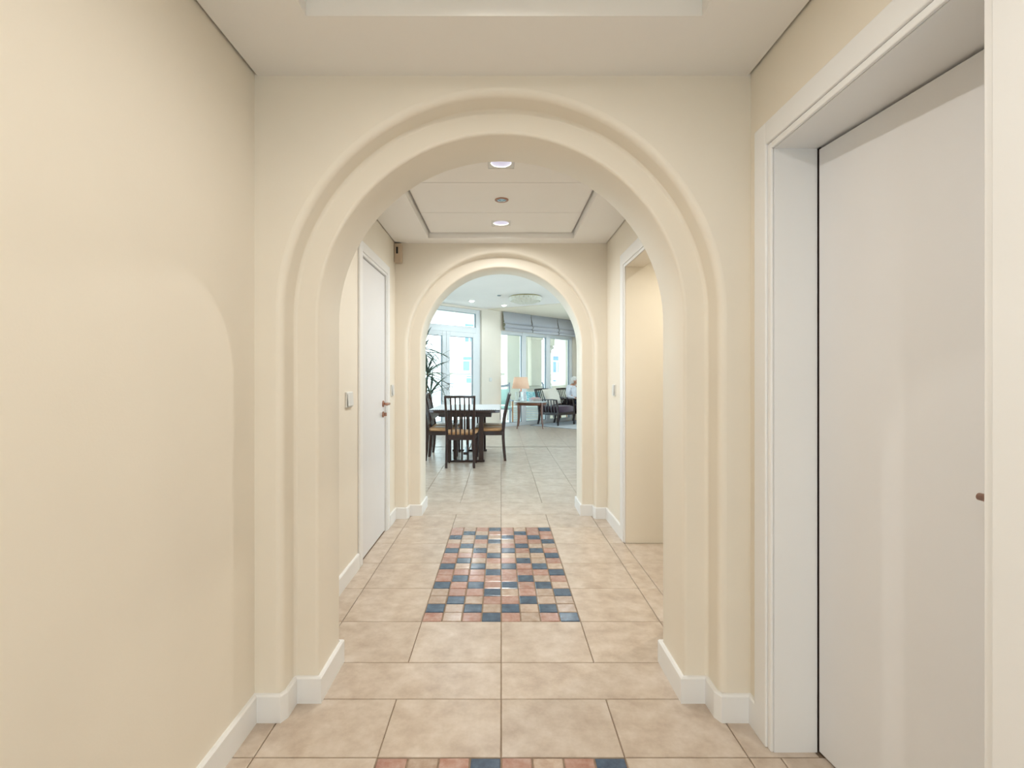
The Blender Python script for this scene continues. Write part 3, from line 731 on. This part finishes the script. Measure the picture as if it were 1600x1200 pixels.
# ------------------------------------------------------------------ tall house plant by the balcony door
t = thing('house_plant', 'tall plant with long arching narrow leaves beside the dining table', 'plant', (-1.58, 10.0, 0))
obj('pot', B().lathe([(0.0, 0.0), (0.15, 0.0), (0.19, 0.30), (0.205, 0.30), (0.205, 0.34), (0.18, 0.34), (0.175, 0.30), (0.0, 0.30)], n=28), 'pot', t)
obj('soil', B().lathe([(0.0, 0.31), (0.176, 0.305), (0.0, 0.301)], n=20), 'soil', t)
def leaf_mesh(L, wd, droop, fold=0.18):
    b = B(); rows = []; n = 8; x = z = 0.0; a = 0.0
    for i in range(n+1):
        f = i/n; ww = wd*(0.35+1.3*f if f < 0.3 else (1-f)*1.06+0.02)
        ww = min(ww, wd)
        rows.append([(x, -ww/2, z+ww*fold), (x, 0, z), (x, ww/2, z+ww*fold)])
        a = -droop*(f**1.3); x += L/n*math.cos(a); z += L/n*math.sin(a)
    b.grid(rows, False, True); return b
LM = []
for L_, wd, dr in ((0.76, 0.058, 0.9), (0.66, 0.055, 1.4), (0.8, 0.058, 0.6), (0.62, 0.055, 1.8), (0.74, 0.058, 1.1)):
    me = leaf_mesh(L_, wd, dr).mesh('leaf'); me.materials.append(M['leaf']); LM.append(me)
rl = random.Random(4)
for ci, (bx, by, tx, ty, tz, nl) in enumerate(((0, 0, 0.03, 0.0, 1.88, 46), (0.05, 0.03, 0.14, -0.05, 1.38, 38), (-0.05, 0.02, -0.22, 0.05, 1.5, 20), (0.02, -0.05, 0.2, -0.1, 0.98, 22))):
    pts = [(bx, by, 0.3), (bx+(tx-bx)*0.3, by+(ty-by)*0.2, 0.3+(tz-0.3)*0.4), (bx+(tx-bx)*0.75, by+(ty-by)*0.7, 0.3+(tz-0.3)*0.75), (tx, ty, tz)]
    cane = obj('cane', B().tube(pts, [0.022, 0.02, 0.018, 0.014], 8), 'stem', t)
    for k in range(nl):
        az = k*2.4+rl.uniform(-.25, .25); el = rl.uniform(-0.5, 1.05); me = LM[rl.randrange(5)]
        lf = bpy.data.objects.new('leaf', me); C.objects.link(lf); lf.parent = cane
        lf.location = (tx, ty, tz-0.16*(1.0-el/1.4)*rl.uniform(.3, 1)); lf.rotation_euler = (rl.uniform(-.4, .4), -el, az)
        sc = rl.uniform(0.78, 1.1); lf.scale = (sc, 1.1, sc)

# ------------------------------------------------------------------ side table, lamp, magazines
SX, SY = 0.73, 12.66
t = thing('side_table', 'round walnut side table with pale glass top and sabre legs', 'table', (SX, SY, 0), math.radians(-5))
obj('glass_top', B().lathe([(0.0, 0.64), (0.415, 0.64), (0.42, 0.645), (0.42, 0.653), (0.415, 0.658), (0.0, 0.658)], n=48), 'glass_table', t)
obj('apron', B().lathe([(0.375, 0.57), (0.395, 0.57), (0.40, 0.638), (0.375, 0.638)], n=48), 'walnut', t)
for k in range(4):
    a = PI/4+k*PI/2; c, s = math.cos(a), math.sin(a)
    pts = [(c*r_, s*r_, z) for r_, z in ((0.45, 0), (0.425, 0.1), (0.405, 0.25), (0.398, 0.42), (0.40, 0.64))]
    obj('leg', B().bar(pts, [(0.02, 0.02), (0.024, 0.024), (0.032, 0.03), (0.042, 0.036), (0.055, 0.036)], (-s, c, 0)), 'walnut', t, bevel=0.003)
t = thing('table_lamp', 'lit table lamp with tapered peach shade and clear glass base', 'lamp', (0.487, 12.6, 0.658))
obj('base', B().box(-0.115, 0.115, -0.075, 0.075, 0.0, 0.018), 'crystal', t, bevel=0.004)
obj('glass_body', B().lathe([(0.0, 0.018), (0.075, 0.018), (0.078, 0.03), (0.058, 0.08), (0.045, 0.14), (0.048, 0.22), (0.05, 0.235), (0.03, 0.25), (0.0, 0.25)], n=28), 'crystal', t)
obj('glass_slab', B().box(-0.13, -0.085, -0.05, 0.05, 0.018, 0.24).box(0.085, 0.13, -0.05, 0.05, 0.018, 0.24), 'crystal', t, bevel=0.004)
obj('neck', B().lathe([(0.0, 0.25), (0.032, 0.25), (0.032, 0.262), (0.012, 0.27), (0.012, 0.35), (0.0, 0.35)], n=16), 'copper', t)
sh = B(); n = 40; rows = []
for r_, z in ((0.22, 0.32), (0.1668, 0.605)): rows.append([(r_*math.cos(2*PI*i/n), r_*math.sin(2*PI*i/n), z) for i in range(n)])
sh.grid(rows, True, True); o = obj('lamp_shade', sh, 'shade', t); d = o.modifiers.new('thick', 'SOLIDIFY'); d.thickness = 0.003
obj('spider', B().tube([(-0.166, 0, 0.59), (0.166, 0, 0.59)], 0.003, 6).tube([(0, -0.166, 0.59), (0, 0.166, 0.59)], 0.003, 6).tube([(0, 0, 0.34), (0, 0, 0.62)], 0.004, 6), 'chrome', t)
obj('bulb', B().lathe([(0.0, 0.36), (0.014, 0.36), (0.03, 0.41), (0.028, 0.44), (0.0, 0.46)], n=16), 'lens', t)
pd = bpy.data.lights.new('lamp_light', 'POINT'); pd.energy = 2.5; pd.color = (1, 0.72, 0.45); pd.shadow_soft_size = 0.03
po = bpy.data.objects.new('lamp_light', pd); C.objects.link(po); po.parent = t; po.location = (0, 0, 0.49)
for k, (m, lb, a, wx) in enumerate((('paper_white', 'white magazine at the bottom of the pile on the side table', 0.2, 0.24), ('paper_blue', 'slate blue magazine in the pile on the side table', -0.15, 0.22),
                                   ('paper_pink', 'pink magazine in the pile on the side table', 0.35, 0.23), ('paper_pink', 'uppermost pink magazine of the pile on the side table', -0.1, 0.2))):
    t = thing('magazine', lb, 'magazine', (0.86, 12.66, 0.6585+k*0.024), a, 'magazines piled on the side table')
    obj('cover', B().box(-wx/2, wx/2, -0.14, 0.14, 0, 0.003).box(-wx/2, wx/2, -0.14, 0.14, 0.019, 0.022).box(-wx/2, -wx/2+0.004, -0.14, 0.14, 0.003, 0.019), m, t)
    obj('pages', B().box(-wx/2+0.004, wx/2-0.003, -0.136, 0.136, 0.003, 0.019), 'ivory', t)

# ------------------------------------------------------------------ rug, armchairs, pillow
u = Vector((r2, r2, 0)); v = Vector((r2, -r2, 0))
rc = u*11.05+v*(-7.55)
t = thing('area_rug', 'pale grey flat rug under the armchairs', 'rug', (rc.x, rc.y, 0), PI/4)
obj('pile', B().box(-1.1, 1.1, -1.3, 1.3, 0, 0.010), 'rug', t, bevel=0.003)
b = B()
b.box(-1.12, -1.10, -1.32, 1.32, 0, 0.012); b.box(1.10, 1.12, -1.32, 1.32, 0, 0.012); b.box(-1.10, 1.10, -1.32, -1.30, 0, 0.012); b.box(-1.10, 1.10, 1.30, 1.32, 0, 0.012)
obj('binding', b, 'grey_wood', t)
def armchair(label, loc, rz):
    # local -y is the front of the chair
    t = thing('armchair', label, 'armchair', loc, rz, 'slatted armchairs by the window')
    hw, hd = 0.34, 0.31
    for s in (-1, 1):
        obj('front_leg', B().bar([(s*hw, -hd, 0), (s*hw, -hd+0.004, 0.3), (s*hw, -hd+0.03, 0.55), (s*hw, -hd+0.055, 0.645)], [(0.036, 0.036), (0.045, 0.045), (0.045, 0.04), (0.045, 0.036)]), 'espresso', t, bevel=0.005)
        obj('rear_leg', B().bar([(s*hw, hd+0.06, 0), (s*hw, hd+0.02, 0.12), (s*hw, hd, 0.3), (s*hw, hd+0.03, 0.5), (s*hw, hd+0.1, 0.72), (s*hw, hd+0.17, 0.93)], [(0.034, 0.036), (0.04, 0.045), (0.045, 0.055), (0.042, 0.05), (0.038, 0.042), (0.032, 0.034)]), 'espresso', t, bevel=0.005)
        obj('arm', B().bar([(s*hw, -hd+0.04, 0.655), (s*hw, -hd+0.2, 0.668), (s*hw, 0.12, 0.655), (s*hw, hd+0.02, 0.675), (s*hw, hd+0.11, 0.76)], [(0.055, 0.026), (0.06, 0.028), (0.055, 0.028), (0.045, 0.028), (0.035, 0.026)]), 'espresso', t, bevel=0.006)
        obj('side_rail', B().box(s*hw-0.018, s*hw+0.018, -hd, hd, 0.265, 0.33), 'espresso', t, bevel=0.004)
        for k in range(5):
            y = -hd+0.12+k*0.095; obj('arm_slat', B().bar([(s*hw, y-0.01, 0.32), (s*hw, y+0.022, 0.65)], (0.016, 0.03)), 'espresso', t, bevel=0.002)
    obj('front_rail', B().box(-hw, hw, -hd-0.016, -hd+0.016, 0.265, 0.335), 'espresso', t, bevel=0.004)
    obj('rear_rail', B().box(-hw, hw, hd-0.016, hd+0.016, 0.265, 0.335), 'espresso', t, bevel=0.004)
    obj('top_rail', B().bar([(-hw, hd+0.165, 0.915), (0, hd+0.185, 0.925), (hw, hd+0.165, 0.915)], (0.045, 0.024), (0, 0, 1)), 'espresso', t, bevel=0.005)
    for k in range(8):
        x = -hw+0.075+k*(2*hw-0.15)/7; obj('back_slat', B().bar([(x, hd+0.0, 0.33), (x, hd+0.045, 0.52), (x, hd+0.11, 0.73), (x, hd+0.175, 0.915)], (0.03, 0.013)), 'espresso', t, bevel=0.002)
    b = B(); rows = []
    ol = [(-0.305, -0.30), (0.305, -0.30), (0.315, -0.28), (0.315, 0.28), (0.305, 0.30), (-0.305, 0.30), (-0.315, 0.28), (-0.315, -0.28)]
    for z, k in ((0.335, 0.97), (0.345, 1.0), (0.46, 1.0), (0.485, 0.96), (0.50, 0.8), (0.505, 0.4)): rows.append([(x*k, y*k-0.012, z) for x, y in ol])
    b.grid(rows, True, True, True); obj('seat_cushion', b, 'plum', t)
    return t
AC1 = Vector((1.478, 13.456, 0.011)); ARZ = PI/4
ac = armchair('dark slatted armchair with a plum seat holding an ivory pillow, beside the side table', AC1, ARZ)
AC2 = AC1+u*0.86
dup(ac, AC2, ARZ, 'dark slatted armchair that the white haired person sits in')
pm = pillow_mesh('throw_pillow', 0.58, 0.48, 0.17)
o = obj('throw_pillow', pm, 'ivory', norm=True)
mx = Matrix.Translation(AC1) @ Matrix.Rotation(ARZ, 4, 'Z') @ Matrix.Translation((0.0, 0.17, 0.735)) @ Matrix.Rotation(math.radians(-22), 4, 'X') @ Matrix.Rotation(math.radians(90), 4, 'X') @ Matrix.Rotation(math.radians(6), 4, 'Z')
o.matrix_world = mx
tag(o, 'square ivory pillow leaning in the empty armchair', 'pillow')

# ------------------------------------------------------------------ seated person
def build_skin(name, verts, edges, sub=2):
    import bmesh
    me = bpy.data.meshes.new(name)
    bm = bmesh.new(); lay = bm.verts.layers.skin.verify(); vs = []
    for i, (p, r_) in enumerate(verts):
        q = bm.verts.new(p); q[lay].radius = r_ if isinstance(r_, tuple) else (r_, r_); q[lay].use_root = (i == 0); vs.append(q)
    for a, c in edges: bm.edges.new((vs[a], vs[c]))
    bm.to_mesh(me); bm.free()
    o = bpy.data.objects.new(name, me); C.objects.link(o)
    k = o.modifiers.new('skin', 'SKIN'); k.use_smooth_shade = True
    s = o.modifiers.new('sub', 'SUBSURF'); s.levels = sub; s.render_levels = sub
    bpy.context.view_layer.update()
    dg = bpy.context.evaluated_depsgraph_get(); out = bpy.data.meshes.new_from_object(o.evaluated_get(dg))
    bpy.data.objects.remove(o); bpy.data.meshes.remove(me)
    return out
def merge_remesh(name, meshes, voxel):
    import bmesh
    bm = bmesh.new()
    for m_ in meshes: bm.from_mesh(m_)
    me = bpy.data.meshes.new(name); bm.to_mesh(me); bm.free()
    o = bpy.data.objects.new(name, me); C.objects.link(o)
    r_ = o.modifiers.new('r', 'REMESH'); r_.mode = 'VOXEL'; r_.voxel_size = voxel; r_.use_smooth_shade = True
    s = o.modifiers.new('s', 'SMOOTH'); s.factor = 0.5; s.iterations = 2
    bpy.context.view_layer.update()
    dg = bpy.context.evaluated_depsgraph_get(); out = bpy.data.meshes.new_from_object(o.evaluated_get(dg))
    bpy.data.objects.remove(o); bpy.data.meshes.remove(me); return out
# local frame: -y is forward, z up; pelvis over the seat
TOR = [((0, 0.04, 0.60), (0.165, 0.12)), ((0, 0.07, 0.74), (0.15, 0.115)), ((0, 0.08, 0.88), (0.165, 0.115)), ((0, 0.07, 0.985), (0.14, 0.09)), ((0, 0.045, 1.05), 0.056), ((0, 0.02, 1.11), 0.052)]
def limbs(s):
    return [((s*0.165, 0.07, 0.985), 0.062), ((s*0.235, 0.05, 0.85), 0.05), ((s*0.27, 0.02, 0.735), 0.043), ((s*0.235, -0.12, 0.70), 0.037), ((s*0.185, -0.22, 0.665), 0.029)]
def legs(s):
    return [((s*0.095, -0.02, 0.595), 0.088), ((s*0.115, -0.25, 0.60), 0.075), ((s*0.125, -0.45, 0.575), 0.06), ((s*0.125, -0.455, 0.33), 0.052), ((s*0.125, -0.44, 0.10), 0.036)]
V = list(TOR); E = [(i, i+1) for i in range(5)]
for s in (-1, 1):
    n0 = len(V); V += limbs(s); E += [(3, n0)]+[(n0+i, n0+i+1) for i in range(4)]
    n0 = len(V); V += legs(s); E += [(0, n0)]+[(n0+i, n0+i+1) for i in range(4)]
parts = [build_skin('b', V, E, 1)]
for s in (-1, 1):
    # hand: palm plus five fingers resting on the thigh
    w0 = Vector((s*0.185, -0.22, 0.665)); pal = Vector((s*0.165, -0.285, 0.672))
    parts.append(build_skin('h', [(w0, (0.028, 0.018)), ((w0+pal)/2, (0.036, 0.016)), (pal, (0.04, 0.015))], [(0, 1), (1, 2)], 1))
    for k in range(4):
        base = pal+Vector(((k-1.5)*0.02, -0.002, 0)); Lf = (0.062, 0.075, 0.08, 0.066)[k]
        parts.append(build_skin('f', [(base, 0.0095), (base+Vector((0, -Lf*0.45, 0.006)), 0.009), (base+Vector((0, -Lf*0.8, -0.008)), 0.0085), (base+Vector((0, -Lf, -0.024)), 0.0075)], [(0, 1), (1, 2), (2, 3)], 1))
    tb = w0*0.6+pal*0.4+Vector((-s*0.025, 0, 0))
    parts.append(build_skin('t', [(tb, 0.012), (tb+Vector((-s*0.03, -0.025, 0)), 0.011), (tb+Vector((-s*0.036, -0.058, -0.006)), 0.009)], [(0, 1), (1, 2)], 1))
# head with brow, nose, chin and ears
hc = Vector((0, 0.0, 1.165)); hb_ = B(); rows = []; nr, ns = 24, 28
for i in range(nr+1):
    th = PI*i/nr; row_ = []
    for j in range(ns):
        ph = 2*PI*j/ns; x = math.sin(th)*math.cos(ph); y = math.sin(th)*math.sin(ph); z = math.cos(th)
        px, py, pz = x*0.074, y*0.094, z*0.112
        if z < -0.1: k = 1-0.30*((-0.1-z)/0.9); px *= k; py *= (1-0.18*((-0.1-z)/0.9))
        f = max(0, -y)
        if f > 0.5:
            nose = math.exp(-((x)/0.16)**2-((z+0.12)/0.2)**2); py -= 0.022*nose
            eye = math.exp(-((abs(x)-0.40)/0.16)**2-((z-0.08)/0.12)**2); py += 0.010*eye
            brow = math.exp(-((abs(x)-0.3)/0.35)**2-((z-0.24)/0.09)**2); py -= 0.006*brow
            mouth = math.exp(-(x/0.3)**2-((z+0.48)/0.05)**2); py += 0.005*mouth
            chin = math.exp(-(x/0.35)**2-((z+0.82)/0.14)**2); py -= 0.010*chin
        row_.append((hc.x+px, hc.y+py, hc.z+pz))
    rows.append(row_)
hb_.grid(rows, True, True)
for s in (-1, 1):
    hb_.lathe([(0.0, -0.008), (0.018, -0.008), (0.022, 0.0), (0.018, 0.008), (0.0, 0.008)], (s*0.074, 0.012, 1.155), 10, axis='x')
hm = hb_.mesh('head')
HT = math.radians(42)
rotm = Matrix.Translation(hc) @ Matrix.Rotation(HT, 4, 'Z') @ Matrix.Rotation(math.radians(8), 4, 'X') @ Matrix.Translation(-hc)
hm.transform(rotm); parts.append(hm)
PM = merge_remesh('person_body', parts, 0.0065)
PL = AC2+v*(-0.07); PL.z = 0
P = thing('person', 'white haired person in a pale shirt seated in the armchair, turned right', 'person', (PL.x, PL.y, 0.0), PI/4)
for mm in ('skin',): PM.materials.append(M[mm])
obj('body', PM, 'skin', P)
# hair shell
hr = B(); rows = []
for i in range(15):
    th = PI*0.74*i/14; row_ = []
    for j in range(28):
        ph = 2*PI*j/28; x = math.sin(th)*math.cos(ph); y = math.sin(th)*math.sin(ph); z = math.cos(th)
        lim = 0.30 if y < -0.25 else (-0.05 if y < 0.15 else -0.7)
        zz = max(z, lim); k = 1.09 if z >= lim else 0.97
        row_.append((hc.x+x*0.074*k, hc.y+y*0.094*k+0.002, hc.z+zz*0.112*k))
    rows.append(row_)
hr.grid(rows, True, True); hmesh = hr.mesh('hair'); hmesh.transform(rotm); hmesh.materials.append(M['hair'])
obj('hair', hmesh, 'hair', P)
for s in (-1, 1):
    eb = B().lathe([(0.0, -0.008), (0.006, -0.006), (0.009, 0.0), (0.006, 0.006), (0.0, 0.008)], (hc.x+s*0.03, hc.y-0.079, hc.z+0.009), 10, axis='y')
    em = eb.mesh('eye'); em.transform(rotm); em.materials.append(M['plastic']); obj('eye', em, 'plastic', P)
# shirt and trousers follow the same skeleton a little proud of it
def grow(lst, d): return [(p, (r_[0]+d, r_[1]+d) if isinstance(r_, tuple) else r_+d) for p, r_ in lst]
V = grow(TOR[:4], 0.014)+[((0, 0.05, 1.035), 0.064)]; E = [(0, 1), (1, 2), (2, 3), (3, 4)]
for s in (-1, 1):
    n0 = len(V); V += grow(limbs(s)[:4], 0.013)+[((s*0.20, -0.19, 0.677), 0.04)]; E += [(3, n0)]+[(n0+i, n0+i+1) for i in range(4)]
sm_ = merge_remesh('shirt', [build_skin('s', V, E, 1)], 0.009); sm_.materials.append(M['shirt']); obj('shirt', sm_, 'shirt', P)
V = [((0, 0.045, 0.615), (0.176, 0.13))]; E = []
for s in (-1, 1):
    n0 = len(V); V += grow(legs(s), 0.012); E += [(0, n0)]+[(n0+i, n0+i+1) for i in range(4)]
tm = merge_remesh('trousers', [build_skin('t', V, E, 1)], 0.009); tm.materials.append(M['trouser']); obj('trousers', tm, 'trouser', P)
for s in (-1, 1):
    fm = build_skin('shoe', [((s*0.125, -0.40, 0.065), 0.043), ((s*0.125, -0.46, 0.06), 0.045), ((s*0.13, -0.56, 0.05), (0.046, 0.036)), ((s*0.132, -0.62, 0.045), (0.036, 0.028))], [(0, 1), (1, 2), (2, 3)], 2)
    fm.materials.append(M['shoe']); obj('shoe', fm, 'shoe', P)

# ------------------------------------------------------------------ balcony, in the window wall's frame
def wobj(name, b, m, **k): return obj(name, b, m, None, WL, (0, 0, WR), **k)
struct(wobj('balcony_floor', B().box(-6, 8, TH, 2.1, -0.16, -0.02), 'paver'), 'pale paved floor of the balcony', 'floor')
struct(wobj('balcony_ceiling', B().box(-6, 8, TH, 1.95, 2.78, 3.1), 'beige_render'), 'cream overhang above the balcony', 'ceiling')
struct(wobj('wall_balcony_pier', B().box(1.88, 2.82, 1.62, 1.95, -0.02, 2.78), 'beige_render', bevel=0.02), 'broad cream pier at the balcony edge', 'wall')
struct(wobj('wall_balcony_parapet', B().box(2.82, 7, 1.72, 1.88, -0.02, 0.92).box(2.82, 7, 1.68, 1.92, 0.92, 0.99), 'beige_render', bevel=0.01), 'low cream parapet between the balcony columns', 'wall')
def column(s0, s1, label):
    t = thing('balcony_column', label, 'column', (0, 0, 0), 0, 'cream columns at the balcony edge'); t.location = WL; t.rotation_euler = (0, 0, WR)
    obj('shaft', B().box(s0, s1, 1.62, 1.95, 0.99, 2.45), 'beige_render', t, bevel=0.015)
    obj('capital', B().box(s0-0.03, s1+0.03, 1.59, 1.98, 2.45, 2.56).box(s0-0.06, s1+0.06, 1.56, 2.01, 2.56, 2.78), 'beige_render', t, bevel=0.012)
column(2.97, 3.47, 'left square cream balcony column behind the middle pane')
column(4.73, 5.27, 'right square cream balcony column behind the right pane')
t = thing('balcony_colonnette', 'slender grey balcony column with a scrolled capital behind the mullion', 'column'); t.location = WL; t.rotation_euler = (0, 0, WR)
obj('shaft', B().lathe([(0.07, 0.99), (0.07, 1.05), (0.05, 1.08), (0.045, 2.05), (0.06, 2.07), (0.06, 2.1)], (4.05, 1.78, 0), 20), 'ext_frame', t)
b = B(); b.lathe([(0.05, 2.1), (0.09, 2.2), (0.11, 2.3), (0.0, 2.3)], (4.05, 1.78, 0), 20)
for s in (-1, 1): b.lathe([(0.0, -0.06), (0.05, -0.06), (0.055, 0), (0.05, 0.06), (0.0, 0.06)], (4.05+s*0.10, 1.78, 2.24), 16, axis='y')
b.box(3.92, 4.18, 1.66, 1.9, 2.3, 2.78); obj('capital', b, 'ext_frame', t)
t = thing('balcony_railing', 'glass balcony railing with a pale handrail outside the balcony door', 'railing'); t.location = WL; t.rotation_euler = (0, 0, WR)
obj('handrail', B().box(-5, 1.88, 1.73, 1.81, 1.315, 1.39), 'beige_render', t, bevel=0.012)
for s in (-4.4, -3.0, -1.65, -0.22, 1.1): obj('post', B().box(s-0.012, s+0.012, 1.755, 1.785, -0.02, 1.32), 'chrome', t)
for a, c in ((-4.36, -3.04), (-2.96, -1.69), (-1.61, -0.26), (-0.18, 1.06)): obj('glass_panel', B().box(a, c, 1.766, 1.774, 0.05, 1.28), 'pane', t)
# outdoor furniture
def outdoor_chair(label, loc, rz, cush):
    t = thing('balcony_chair', label, 'chair', loc, rz, 'chairs out on the balcony')   # local -y is the front
    for s in (-1, 1):
        obj('back_post', B().bar([(s*0.26, 0.20, 0), (s*0.26, 0.22, 0.42), (s*0.26, 0.30, 0.8), (s*0.265, 0.37, 1.13)], (0.036, 0.036)), 'grey_wood', t, bevel=0.004)
        obj('front_leg', B().bar([(s*0.26, -0.24, 0), (s*0.26, -0.24, 0.64)], (0.036, 0.036)), 'orange_wood', t, bevel=0.004)
        obj('arm', B().box(s*0.26-0.03, s*0.26+0.03, -0.27, 0.27, 0.64, 0.665), 'grey_wood', t, bevel=0.004)
        obj('side_rail', B().box(s*0.26-0.015, s*0.26+0.015, -0.24, 0.22, 0.37, 0.42), 'grey_wood', t)
    obj('top_rail', B().bar([(-0.26, 0.35, 1.06), (-0.1, 0.36, 1.035), (0.1, 0.36, 1.035), (0.26, 0.35, 1.06)], (0.06, 0.022), (0, 0, 1)), 'grey_wood', t, bevel=0.003)
    for z, y in ((0.9, 0.325), (0.74, 0.285), (0.58, 0.25)): obj('back_rail', B().box(-0.26, 0.26, y-0.01, y+0.01, z-0.025, z+0.025), 'grey_wood', t)
    for k in range(5): obj('seat_slat', B().box(-0.25, 0.25, -0.24+k*0.092, -0.17+k*0.092, 0.42, 0.435), 'grey_wood', t)
    pb = pillow_mesh('p', 0.5, 0.46, 0.09, 8); e = Matrix.Translation((0, 0.2, 0.74)) @ Matrix.Rotation(math.radians(76), 4, 'X'); pb.v = [tuple(e @ Vector(q)) for q in pb.v]
    obj('back_cushion', pb, cush, t)
    obj('seat_cushion', B().box(-0.235, 0.235, -0.24, 0.17, 0.436, 0.50), cush, t, bevel=0.025, seg=3)
    return t
outdoor_chair('balcony chair with aqua cushions outside the left pane', (0.015, 13.72, -0.02), math.radians(8), 'aqua')
outdoor_chair('balcony chair with pale cushions beside the slender column', (1.72, 15.75, -0.02), math.radians(62), 'bluewhite')
t = thing('slatted_bench', 'low white slatted bench out on the balcony', 'bench', (0.72, 14.45, -0.02), math.radians(6))
for k in range(6): obj('front_slat', B().box(-0.5, 0.5, -0.24, -0.222, 0.04+k*0.066, 0.083+k*0.066), 'white_slat', t, bevel=0.003)
for k in range(6): obj('top_slat', B().box(-0.5, 0.5, -0.24+k*0.081, -0.175+k*0.081, 0.43, 0.45), 'white_slat', t, bevel=0.003)
for sx in (-1, 1):
    for sy in (-1, 1): obj('leg', B().box(sx*0.46-0.025, sx*0.46+0.025, sy*0.2-0.022, sy*0.2+0.022, 0, 0.43), 'white_slat', t)
o = obj('outdoor_cushion', pillow_mesh('outdoor_cushion', 0.42, 0.42, 0.14), 'teal', norm=True)
o.matrix_world = Matrix.Translation((0.93, 14.55, 0.655)) @ Matrix.Rotation(math.radians(6), 4, 'Z') @ Matrix.Rotation(math.radians(72), 4, 'X')
tag(o, 'teal and white patterned cushion propped on the balcony bench', 'cushion')

# ------------------------------------------------------------------ building across the street
FY = 42.0; k_ = FY/FPX
t = thing('apartment_building', 'sunlit white apartment building across from the balcony', 'building', (0, FY, 0))
obj('wall', B().box(-22, 24, 0, 6, -9, 13), 'facade', t)
def fwin(px0, px1, py0, py1, tr=0.3, n=2):
    x0, x1 = (px0-VPX)*k_, (px1-VPX)*k_; z1, z0 = CAMH-(py0-VPY)*k_, CAMH-(py1-VPY)*k_
    b = B(); fw = 0.1
    frame_box(b, x0-0.05, x1+0.05, z0-0.05, z1+0.05, fw+0.05, -0.12, 0.05)
    zt_ = z1-(z1-z0)*tr; b.box(x0+fw, x1-fw, -0.08, 0.05, zt_-0.04, zt_+0.04)
    e = [x0+fw+(x1-x0-2*fw)*i/n for i in range(n+1)]
    for q in e[1:-1]: b.box(q-0.06, q+0.06, -0.08, 0.05, z0+fw, zt_-0.04)
    wn = obj('window', b, 'ext_frame', t)
    for i in range(n): obj('pane', B().box(e[i], e[i+1], -0.03, 0.01, z0+fw, zt_), 'ext_window', wn)
    obj('pane', B().box(x0+fw, x1-fw, -0.03, 0.01, zt_, z1-fw), 'ext_window', wn)
for wdef in ((722, 748, 556, 581), (725, 742, 500, 536), (727, 748, 586, 600), (640, 664, 556, 581), (600, 624, 500, 536), (842, 848, 552, 582, 0.3, 1), (862, 878, 555, 586),
             (896, 918, 555, 586), (862, 878, 500, 530), (940, 962, 555, 586), (800, 822, 556, 581), (800, 818, 500, 536), (862, 878, 590, 598, 0.4)):
    fwin(*wdef)
for px0, px1, py in ((836, 882, 583), ):
    obj('ledge', B().box((px0-VPX)*k_, (px1-VPX)*k_, -0.5, 0, CAMH-(py+1-VPY)*k_-0.06, CAMH-(py-1-VPY)*k_), 'ext_frame', t)
struct(obj('ground', B().box(-60, 60, 19, 90, -9.2, -9.0), 'paver'), 'pale street level ground far below the balcony', 'ground')
